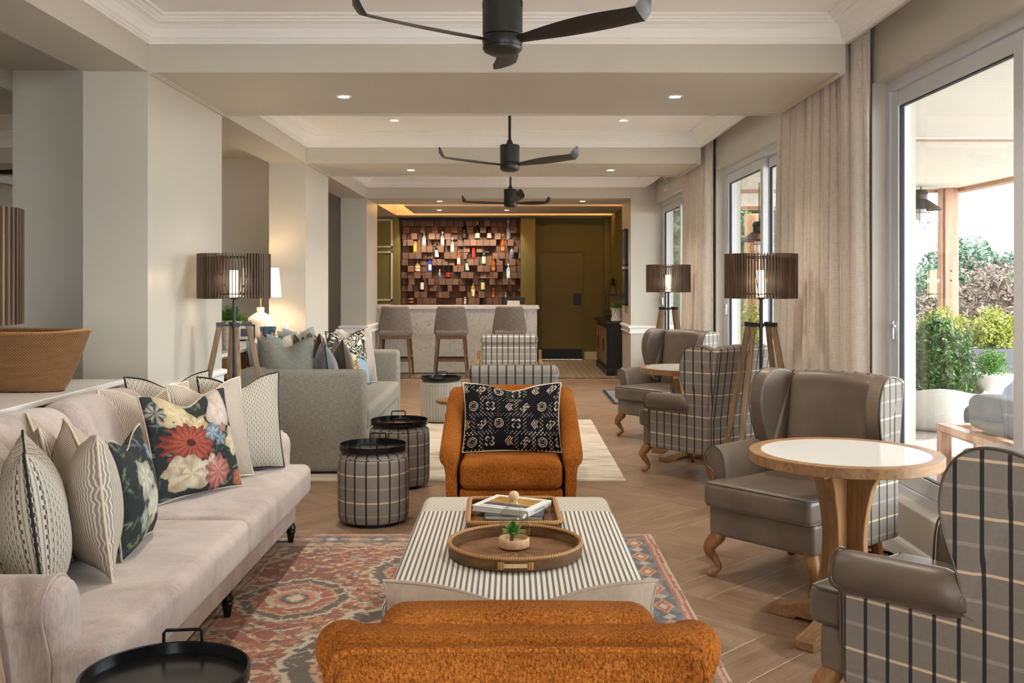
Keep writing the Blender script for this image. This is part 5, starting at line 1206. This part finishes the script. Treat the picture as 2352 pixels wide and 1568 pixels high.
def bottle(label, x, y, z, H, shape, gl, lab):
    t = thing('bottle', label, 'bottle', (x, y, z), 0, 'bottles standing on the block wall')
    r = dict(square=.036, wine=.037, champ=.044, tall=.036, round=.038, squat=.048, box=.033)[shape]*min(1, H/.22)
    sh = dict(square=.62, wine=.58, champ=.42, tall=.6, round=.55, squat=.5, box=.72)[shape]*H; nk = .013*min(1, H/.2)
    nt = .88*H
    if shape == 'champ': prof = [(0,0),(r*.9,0),(r,.01),(r,sh),(r*.85,sh+.12*H),(nk*1.5,sh+.30*H),(nk,nt),(0,nt)]
    elif shape == 'wine': prof = [(0,0),(r*.95,0),(r,.006),(r,sh),(r*.8,sh+.07*H),(nk,sh+.14*H),(nk,nt),(0,nt)]
    elif shape == 'round': prof = [(0,0),(r*.8,0),(r*.85,.01),(r*1.05,sh*.6),(r*1.05,sh),(nk,sh+.15*H),(nk,nt),(0,nt)]
    elif shape == 'squat': prof = [(0,0),(r*.9,0),(r,.01),(r*1.05,sh*.6),(r*.9,sh),(nk*1.1,sh+.15*H),(nk,nt),(0,nt)]
    else: prof = [(0,0),(r,0),(r*1.1,.006),(r*1.1,sh),(r*.9,sh+.05*H),(nk,sh+.12*H),(nk,nt),(0,nt)]
    sq = shape in ('square', 'box'); n = 4 if sq else 20; g = lathe(prof, n); g = rotg(g, PI/4 if sq else 0)
    if sq: g = (np.asarray(g[0])*np.array((1.25 if shape == 'square' else 1.1, .9, 1)), g[1])
    o = mesh('glass_body', *g, 'g_'+gl, parent=t, smooth=not sq)
    capm = 'foil_gold' if gl in ('amber',) or lab in ('b_cream',) and shape == 'champ' else ('cap_white' if gl in ('clear', 'ice') else 'foil_dark')
    if 'red cap' in label: capm = 'foil_red'
    if 'pink' in label: capm = 'b_pink'
    mesh('cap', *lathe([(0,nt-.03*(shape == 'champ')-.05*(shape == 'champ')),(nk*1.25,nt-.08*(shape == 'champ')),(nk*1.2,H),(0,H)], 14), capm, parent=t, smooth=False)
    lw = r*1.02; a, b = sh*.2, sh*.85
    if sq: mesh('paper_label', *box(-r*.72, r*.72, -r*.72, -r*.70, a, b), lab, parent=t)
    else: mesh('paper_label', *grid(12, 1, lambda u, v: (1.03*r*math.sin((u-.5)*2.4), -1.03*r*math.cos((u-.5)*2.4), a+(b-a)*v)), lab, parent=t, smooth=True)
def blocks():
    r = random.Random(11); cross = {}
    for (cx, row, *_r) in BOT: cross.setdefault(row, []).append(((920+cx/7.128)-1176)/s_)
    meshes = [mesh_block(d) for d in range(4)]
    for row in range(15):
        x = -2.07 + r.uniform(-.02, .03); z = ZT - BS*(row+.5)
        below = cross.get(row, [])    # bottles standing on this row
        above = cross.get(row+1, [])+cross.get(row+2, [])
        while x < .14:
            w = BS if r.random() < .8 else BS*.72
            if x+w > .16: w = .16-x
            cx = x+w/2; prot = r.choice([.03, .06, .09, .13, .16, .18]) + r.uniform(-.01, .01)
            if any(abs(cx-b) < w*.7 for b in above): prot = .03+.03*r.random()
            if any(abs(cx-b) < w*.5 for b in below):
                prot = .18
            o = bpy.data.objects.new('block', meshes[r.randrange(4)]); COL.objects.link(o); o.parent = pan
            o.location = (cx, 18.74-prot/2, z); o.scale = (w-.006, prot, BS-.006)
            x += w
    for (cx, row, H, shp, gl, lab, lb) in BOT:
        X = ((920+cx/7.128)-1176)/s_; z = ZT-BS*row+.0; bottle(lb, X, 18.74-.12, z, H, shp, gl, lab)
def mesh_block(k):
    V, Fs = rbox(0, 0, 0, 1, 1, 1, .02, 1, 1); o = mesh('block', V, Fs, 'block', parent=pan); me = o.data; bpy.data.objects.remove(o); return me
blocks()
t = thing('till_screen', 'black till monitor on the bar with a sheet of white paper', 'monitor', (.02, 16.28, 1.085))
bev(mesh('monitor_body', *deform(box(-.19, .19, -.02, .02, .02, .13), lambda x, y, z: (x, y+.2*z, z)), 'black', parent=t), .008, 2)
mesh('screen_back', *box(-.165, .165, -.024, -.02, .035, .115), 'black_satin', parent=t); mesh('stand', *box(-.06, .06, -.03, .08, 0, .03), 'black', parent=t)
mesh('white_card', *deform(box(-.10, .11, -.05, -.046, .0, .075), lambda x, y, z: (x*(1-.8*z), y+.3*z, z)), 'paper', parent=t)
# ---- black cabinet
def cabinet():
    t = thing('cabinet', 'black cabinet with wooden door panels at the right of the bar', 'cabinet', (1.64, 16.5, .001))
    mesh('cabinet_body', *box(-.14, .165, -.97, .97, .10, .80), 'black', parent=t); bev(mesh('cabinet_top', *box(-.185, .168, -1.02, 1.0, .80, .85), 'black_satin', parent=t), .01, 2)
    bev(mesh('plinth', *box(-.165, .166, -.99, .98, 0, .10), 'black', parent=t), .006, 1)
    for k in range(4):
        y = -.93+k*.475; d = mesh('door', *box(-.155, -.14, y, y+.44, .13, .77), 'black', parent=t)
        for q in range(3): mesh('door_plank', *box(-.163, -.155, y+.04+q*.125, y+.04+q*.125+.11, .17, .73), 'cab_wood', parent=d)
        mesh('handle', *box(-.175, -.163, y+(.40 if k % 2 == 0 else .02), y+(.42 if k % 2 == 0 else .04), .35, .55), 'iron', parent=d)
cabinet()
def cage():
    t = thing('bird_cage', 'black iron bird-cage lantern behind the lattice pot', 'lantern', (1.665, 16.45, .851))
    r = .125; mesh('base_plate', *lathe([(0,0),(r+.01,0),(r+.01,.015),(0,.015)], 24), 'iron', parent=t)
    for z in (.05, .15, .40): mesh('ring', *tube([(r*math.cos(2*PI*i/28), r*math.sin(2*PI*i/28), z) for i in range(28)], .005, 5, closed=True), 'iron', parent=t)
    for k in range(12):
        a = 2*PI*k/12; c, s = math.cos(a), math.sin(a); mesh('bar', *tube([(r*c, r*s, .01), (r*c, r*s, .40)], .0028, 5), 'iron', parent=t)
        if k % 2 == 0: mesh('dome_bar', *tube(catmull([(r*c, r*s, .40), (r*.95*c, r*.95*s, .46), (r*.7*c, r*.7*s, .52), (r*.3*c, r*.3*s, .56), (.02*c, .02*s, .57)], 4), .004, 5), 'iron', parent=t)
    mesh('finial', *lathe([(0,.55),(.055,.555),(.05,.58),(.025,.59),(.022,.64),(.03,.65),(.018,.665),(.006,.69),(0,.70)], 20), 'iron', parent=t, smooth=True)
    for s in (-1, 1): mesh('loop', *tube([(s*(.035+.022*math.cos(2*PI*i/14)), 0, .62+.032*math.sin(2*PI*i/14)) for i in range(14)], .004, 5, closed=True), 'iron', parent=t)
cage()
plain('picture_dark', '#6d6860', .4); plain('picture_mat', '#a9a398', .5); plain('picture_low', '#4a4a5c', .4)
for (z0, z1, lb) in ((1.70, 2.25, 'upper black-framed picture on the right passage wall'), (1.115, 1.655, 'lower black-framed picture on the right passage wall')):
    t = thing('picture', lb, 'picture', (1.71, 14.88, z0), 0, 'framed pictures by the bar entrance'); h = z1-z0
    bev(mesh('frame', *join(box(-.05, 0, -.23, .23, 0, .025), box(-.05, 0, -.23, .23, h-.025, h), box(-.05, 0, -.23, -.205, .025, h-.025), box(-.05, 0, .205, .23, .025, h-.025)), 'black', parent=t), .004, 1)
    mesh('mat', *box(-.042, -.002, -.205, .205, .025, h-.025), 'picture_mat', parent=t); mesh('print', *box(-.0435, -.042, -.13, .13, .12, h-.12), 'picture_dark', parent=t); mesh('print_band', *box(-.0438, -.0435, -.13, .13, .12, .22), 'picture_low', parent=t)
    mesh('glass', *box(-.047, -.046, -.205, .205, .025, h-.025), 'glass', parent=t)
# ---------------------------------------------------------------- outside
S(mesh('ground_deck', *box(2.32, 40, -14, 60, -.12, -.03), 'deck_boards'))
S(mesh('wall_outside', *box(2.25, XO+.001, 15.3, 26, 0, 3.1), 'plaster'))
S(mesh('roof_veranda', *box(XO, 5.62, -8, 12.55, 2.62, 2.74), 'roof_boards')); S(mesh('roof_veranda', *box(XO, 4.45, 12.55, 15.4, 2.62, 2.74), 'roof_boards'))
S(mesh('trim_8', *join(box(5.50, 5.64, -8, 12.6, 2.575, 2.62), box(XO, 5.5, 12.45, 12.6, 2.585, 2.62), box(XO+.02, 5.5, 8.02, 8.12, 2.605, 2.62)), 'post'))
S(mesh('trim_8', *box(XO+.02, 4.45, 15.2, 15.35, 2.57, 2.62), 'post'))
S(mesh('trim_8', *box(XO+.02, 5.5, 8.0, 8.02, 2.612, 2.62), 'white'))
def wpost(x, y, lb):
    t = thing('veranda_post', lb, 'post', (x, y, -.03)); bev(mesh('post_shaft', *box(-.085, .085, -.085, .085, 0, 2.65), 'post', parent=t), .006, 1)
    mesh('post_batten', *box(-.12, -.085, -.05, .05, .0, 2.65), 'post', parent=t)
    for z in (1.62, 1.5): mesh('bolt', *box(-.02, .0, -.09, -.085, z, z+.02), 'iron', parent=t)
wpost(5.42, 12.35, 'square wooden veranda post seen through the nearest window')
wpost(5.42, 4.2, 'wooden veranda post further along the terrace'); wpost(5.42, 8.2, 'wooden veranda post beyond the window stile')
def lantern(label, loc, sc=1):
    t = thing('pendant_lantern', label, 'lantern', loc, 0, 'black barn pendants under the veranda roof'); t.scale = (sc,)*3
    mesh('lamp_shade', *lathe([(.235,0),(.24,.008),(.12,.10),(.075,.13),(.075,.19),(.085,.20),(.07,.24),(.05,.25),(0,.25)], 36, False), 'black', parent=t, smooth=True)
    mesh('hook', *tube([(0,0,.25),(0,0,.285)], .008, 6), 'iron', parent=t)
    mesh('bulb_glass', *lathe([(0,-.14),(.05,-.12),(.07,-.06),(.06,.02),(0,.05)], 18), 'cap_white', parent=t, smooth=True)
    for k in range(6): a = k*PI/3; c, s = math.cos(a), math.sin(a); mesh('cage_wire', *tube(catmull([(.10*c,.10*s,.04),(.10*c,.10*s,-.12),(.08*c,.08*s,-.2),(.02*c,.02*s,-.235)], 4), .004, 5), 'iron', parent=t)
    for z in (-.03, -.15): mesh('cage_ring', *tube([(.102*math.cos(2*PI*i/20), .102*math.sin(2*PI*i/20), z) for i in range(20)], .004, 5, closed=True), 'iron', parent=t)
lantern('black barn pendant lantern seen through the nearest window', (4.97, 12.1, 2.335))
lantern('black barn pendant lantern seen through the second window', (2.88, 11.6, 1.93), .95)
mesh('hanging_rod', *tube([(2.88, 11.6, 2.15), (2.88, 11.6, 2.62)], .008, 6), 'iron'); o = bpy.data.objects['hanging_rod']; tag(o, 'thin rod holding the lantern behind the second window', 'rod')
# planter, shrubs
t = thing('planter', 'large round white planter with uneven rim on the terrace', 'planter', (4.37, 10.2, -.03))
V, Fs = lathe([(0,0),(.33,0),(.40,.05),(.44,.2),(.44,.33),(.45,.40),(.42,.41),(.38,.36),(0,.33)], 48); V = [(x, y, z+(.03*math.sin(math.atan2(y, x)*3+1) if z > .3 else 0)) for x, y, z in V]; mesh('bowl', V, Fs, 'planter_white', parent=t, smooth=True)
t = thing('shrub', 'dense green leafy shrub growing in the white planter', 'plant', (4.37, 10.2, .33))
leafy(t, ball((0,0,.30), (.37,.37,.44), .3), 4600, .055, 'leaf', 1); leafy(t, ball((-.05,0,.62), (.15,.15,.2), .1), 500, .05, 'leaf', 12); mesh('stem', *tube([(0,0,-.05),(0,0,.5)], .02, 6), 'foot_wood', parent=t)
t = thing('stone_bowl', 'rough pale stone bowl beside the white planter', 'bowl', (4.86, 10.1, -.03)); V, Fs = lathe([(0,0),(.22,0),(.16,.1),(.1,.36),(.12,.42),(.20,.5),(.22,.56),(.19,.56),(0,.5)], 28); mesh('bowl', V, Fs, 'planter_white', parent=t, smooth=True)
t = thing('small_shrub', 'small feathery green plant in the stone bowl', 'plant', (4.86, 10.1, .5)); leafy(t, ball((0,0,.13), (.17,.17,.16), .1), 2600, .03, 'leaf_fern', 2, thin=.25)
bx = tag(bev(mesh('planter_box', *box(4.1, 9, 11.0, 11.45, -.03, .72), 'planter_dark'), .01, 1), 'long dark grey planter box with yellow-green shrubs', 'planter')
for i in range(4):
    x = 4.25+i*.58; t = thing('hedge_shrub', ['yellow-green shrub in the dark planter box, left of the terrace post', 'yellow-green shrub in the dark planter box, just behind the post', 'yellow-green shrub in the dark planter box, right of the post', 'yellow-green shrub in the dark planter box, second right of the post'][min(i, 3)], 'plant', (x, 11.22, .7), 0, 'yellow-green shrubs in the planter box')
    leafy(t, ball((0,0,.2), (.3,.2,.25), .2, .35), 3000, .045, 'leaf_yellow', 20+i)
t = thing('potted_shrub', 'bright yellow-green shrub in a dark pot behind the second window', 'plant', (3.08, 12.9, -.03))
mesh('pot', *lathe([(0,0),(.2,0),(.26,.62),(.23,.62),(0,.6)], 28), 'planter_dark', parent=t); leafy(t, ball((0,0,.88), (.3,.3,.32), .2), 1800, .05, 'leaf_yellow', 40)
def bush(lb, c, r, n, size, mat, seed, name='bush'):
    t = thing(name, lb, 'bush', (c[0], c[1], -.03)); leafy(t, ball((0,0,c[2]), r, .25, .3), n, size, mat, seed); mesh('stem', *tube([(0,0,0),(0,0,c[2])], .04, 6), 'foot_wood', parent=t); return t
bush('reddish-grey wild bush left of the terrace post', (7.9, 16.5, .7), (1.4, 1, 1.05), 14000, .09, 'leaf_red', 50)
bush('dry straw-coloured grasses behind the dark planter box', (9.4, 18.5, .3), (2.2, 1.1, .95), 20000, .1, 'dry', 51)
bush('second clump of dry straw-coloured plants near the palm', (13.4, 18.6, .3), (2.4, 1.2, 1.0), 14000, .1, 'dry', 52)
def tree(lb, x, y, h, r, n, mat, seed, size=.14):
    t = thing('tree', lb, 'tree', (x, y, -.03)); mesh('trunk', *tube([(0,0,0),(.05,.02,h*.5),(0,0,h*.8)], [.14,.1,.05], 8), 'foot_wood', parent=t, smooth=True)
    leafy(t, ball((0,0,h-r[2]), r, .25, .3), n, size, mat, seed, 'crown'); return t
tree('rounded green tree right of the terrace post', 11.6, 25.5, 2.5, (1.6, 1.3, 1.4), 14000, 'leaf_far', 60)
tree('dark green tree partly behind the palm', 13.4, 24.0, 2.6, (1.7, 1.3, 1.5), 14000, 'leaf_dark', 61)
tree('tall dark tree filling the view through the second window', 4.2, 19.5, 6.2, (2.1, 1.8, 3.4), 26000, 'leaf_dark', 62, .16)
tree('dark tree behind the farthest window', 4.3, 22.6, 5.2, (1.1, 1.2, 3.0), 12000, 'leaf_dark', 63, .15)
bush('low dark shrub under the tall tree', (4.6, 16.8, .5), (1.4, .8, .9), 9000, .08, 'leaf_dark', 64)
def palm(lb, x, y, h, n, L, seed, fan_, dr=1.0):
    t = thing('palm', lb, 'palm', (x, y, -.03)); r = random.Random(seed); mesh('trunk', *tube([(0,0,0),(.03,0,h*.5),(0,0,h)], [.16,.14,.12], 10), 'foot_wood', parent=t, smooth=True)
    for k in range(n):
        a = r.random()*2*PI; el = r.uniform(-.5, 1.25) if fan_ else r.uniform(-.1, 1.1); V = []; Fs = []; c, s = math.cos(a), math.sin(a); M_ = 16; pts = []
        for i in range(M_+1):
            q = i/M_; rr_ = L*q; pts.append(np.array((c*rr_*math.cos(el*(1-q*.4)), s*rr_*math.cos(el), L*q*math.sin(el)-dr*L*.45*q*q)))
        side = np.array((-s, c, 0))
        if fan_:
            o_ = pts[7]; d0 = (pts[8]-pts[6]); d0 /= np.linalg.norm(d0)
            for j in range(18):
                b = -1.9+3.8*j/17; dd = d0*math.cos(b)+side*math.sin(b); w = np.cross(dd, d0+side*.01); w = side*math.cos(b)-d0*math.sin(b); l = L*.5; bI = len(V)
                V += [o_-w*.004, o_+w*.004, o_+dd*l*.6+w*.022+np.array((0,0,-.02)), o_+dd*l*.6-w*.022+np.array((0,0,-.02)), o_+dd*l+np.array((0,0,-.12*l))]; Fs += [(bI,bI+1,bI+2,bI+3),(bI+3,bI+2,bI+4)]
            for i in range(7): bI = len(V); V += [pts[i]-side*.01, pts[i]+side*.01, pts[i+1]+side*.01, pts[i+1]-side*.01]; Fs.append((bI,bI+1,bI+2,bI+3))
        else:
            for i in range(1, M_):
                for sg in (1, -1):
                    for e in (0, .5):
                        p = pts[i]*(1-e)+pts[i+1]*e; d = side*sg*.8+np.array((0,0,-.55))+(pts[i+1]-pts[i])/np.linalg.norm(pts[i+1]-pts[i])*.5; l = L*.28*math.sin(PI*(.12+.8*i/M_)); u_ = (pts[i+1]-pts[i])/np.linalg.norm(pts[i+1]-pts[i])*.022; bI = len(V)
                        V += [p-u_, p+u_, p+d*l]; Fs.append((bI,bI+1,bI+2))
                bI = len(V); V += [pts[i-1]-side*.015, pts[i-1]+side*.015, pts[i]+side*.015, pts[i]-side*.015]; Fs.append((bI,bI+1,bI+2,bI+3))
        mesh('frond', V, Fs, 'palm' if fan_ else 'leaf_far', parent=t)
palm('fan palm with yellow-edged fronds at the window stile', 8.6, 16.0, 1.75, 34, 1.05, 3, True)
palm('feather palm with drooping fronds high at the right', 10.6, 19.5, 3.3, 16, 1.9, 6, False)
palm('small fan palm under the tall dark tree', 3.9, 16.2, 2.6, 14, .9, 8, True)
# terrace sofa
t = thing('garden_sofa', 'wooden-framed garden sofa with its back to the nearest window', 'sofa', (2.9, 6.68, -.03))
for (x0, y0) in ((-.035, -.04), (-.035, -1.96), (.83, -.04), (.83, -1.96)): bev(mesh('leg', *box(x0, x0+.07, y0, y0+.08, 0, .495), 'post', parent=t), .004, 1)
for (x0, x1, y0, y1) in ((-.04, .05, -1.97, .05), (.05, .91, -.05, .05), (.05, .91, -1.97, -1.88)): bev(mesh('rail', *box(x0, x1, y0, y1, .495, .54), 'post', parent=t), .005, 1)
mesh('seat_cushion', *rbox(.46, -.96, .30, .80, 1.76, .20, .05, 4, 4, (0,0,.1)), 'outdoor', parent=t, smooth=True)
mesh('seat_deck', *box(-.03, .88, -1.9, -.02, .16, .20), 'post', parent=t)
tag(mesh('garden_cushion', *rbox(.0, 0, .11, .26, 1.6, .22, .06, 4, 6, (.1,0,.15)), 'outdoor', smooth=True), 'long grey back cushion lying on the garden sofa rail', 'cushion').location = (3.10, 5.72, .512)
o = tag(mesh('garden_cushion', *rbox(0, 0, .12, .6, .5, .2, .08, 4, 5, (0,0,.2)), 'outdoor', smooth=True), 'rounded grey cushion beyond the garden sofa', 'cushion'); o.location = (4.15, 8.3, .2)
t = thing('garden_table', 'low wooden terrace table carrying the rounded cushion', 'table', (4.3, 8.3, -.03)); bev(mesh('table_top', *box(-.6, .6, -.35, .35, .19, .23), 'post', parent=t), .005, 1)
for sx in (-1, 1):
    for sy in (-1, 1): mesh('leg', *box(sx*.55-.03, sx*.55+.03, sy*.3-.03, sy*.3+.03, 0, .19), 'post', parent=t)
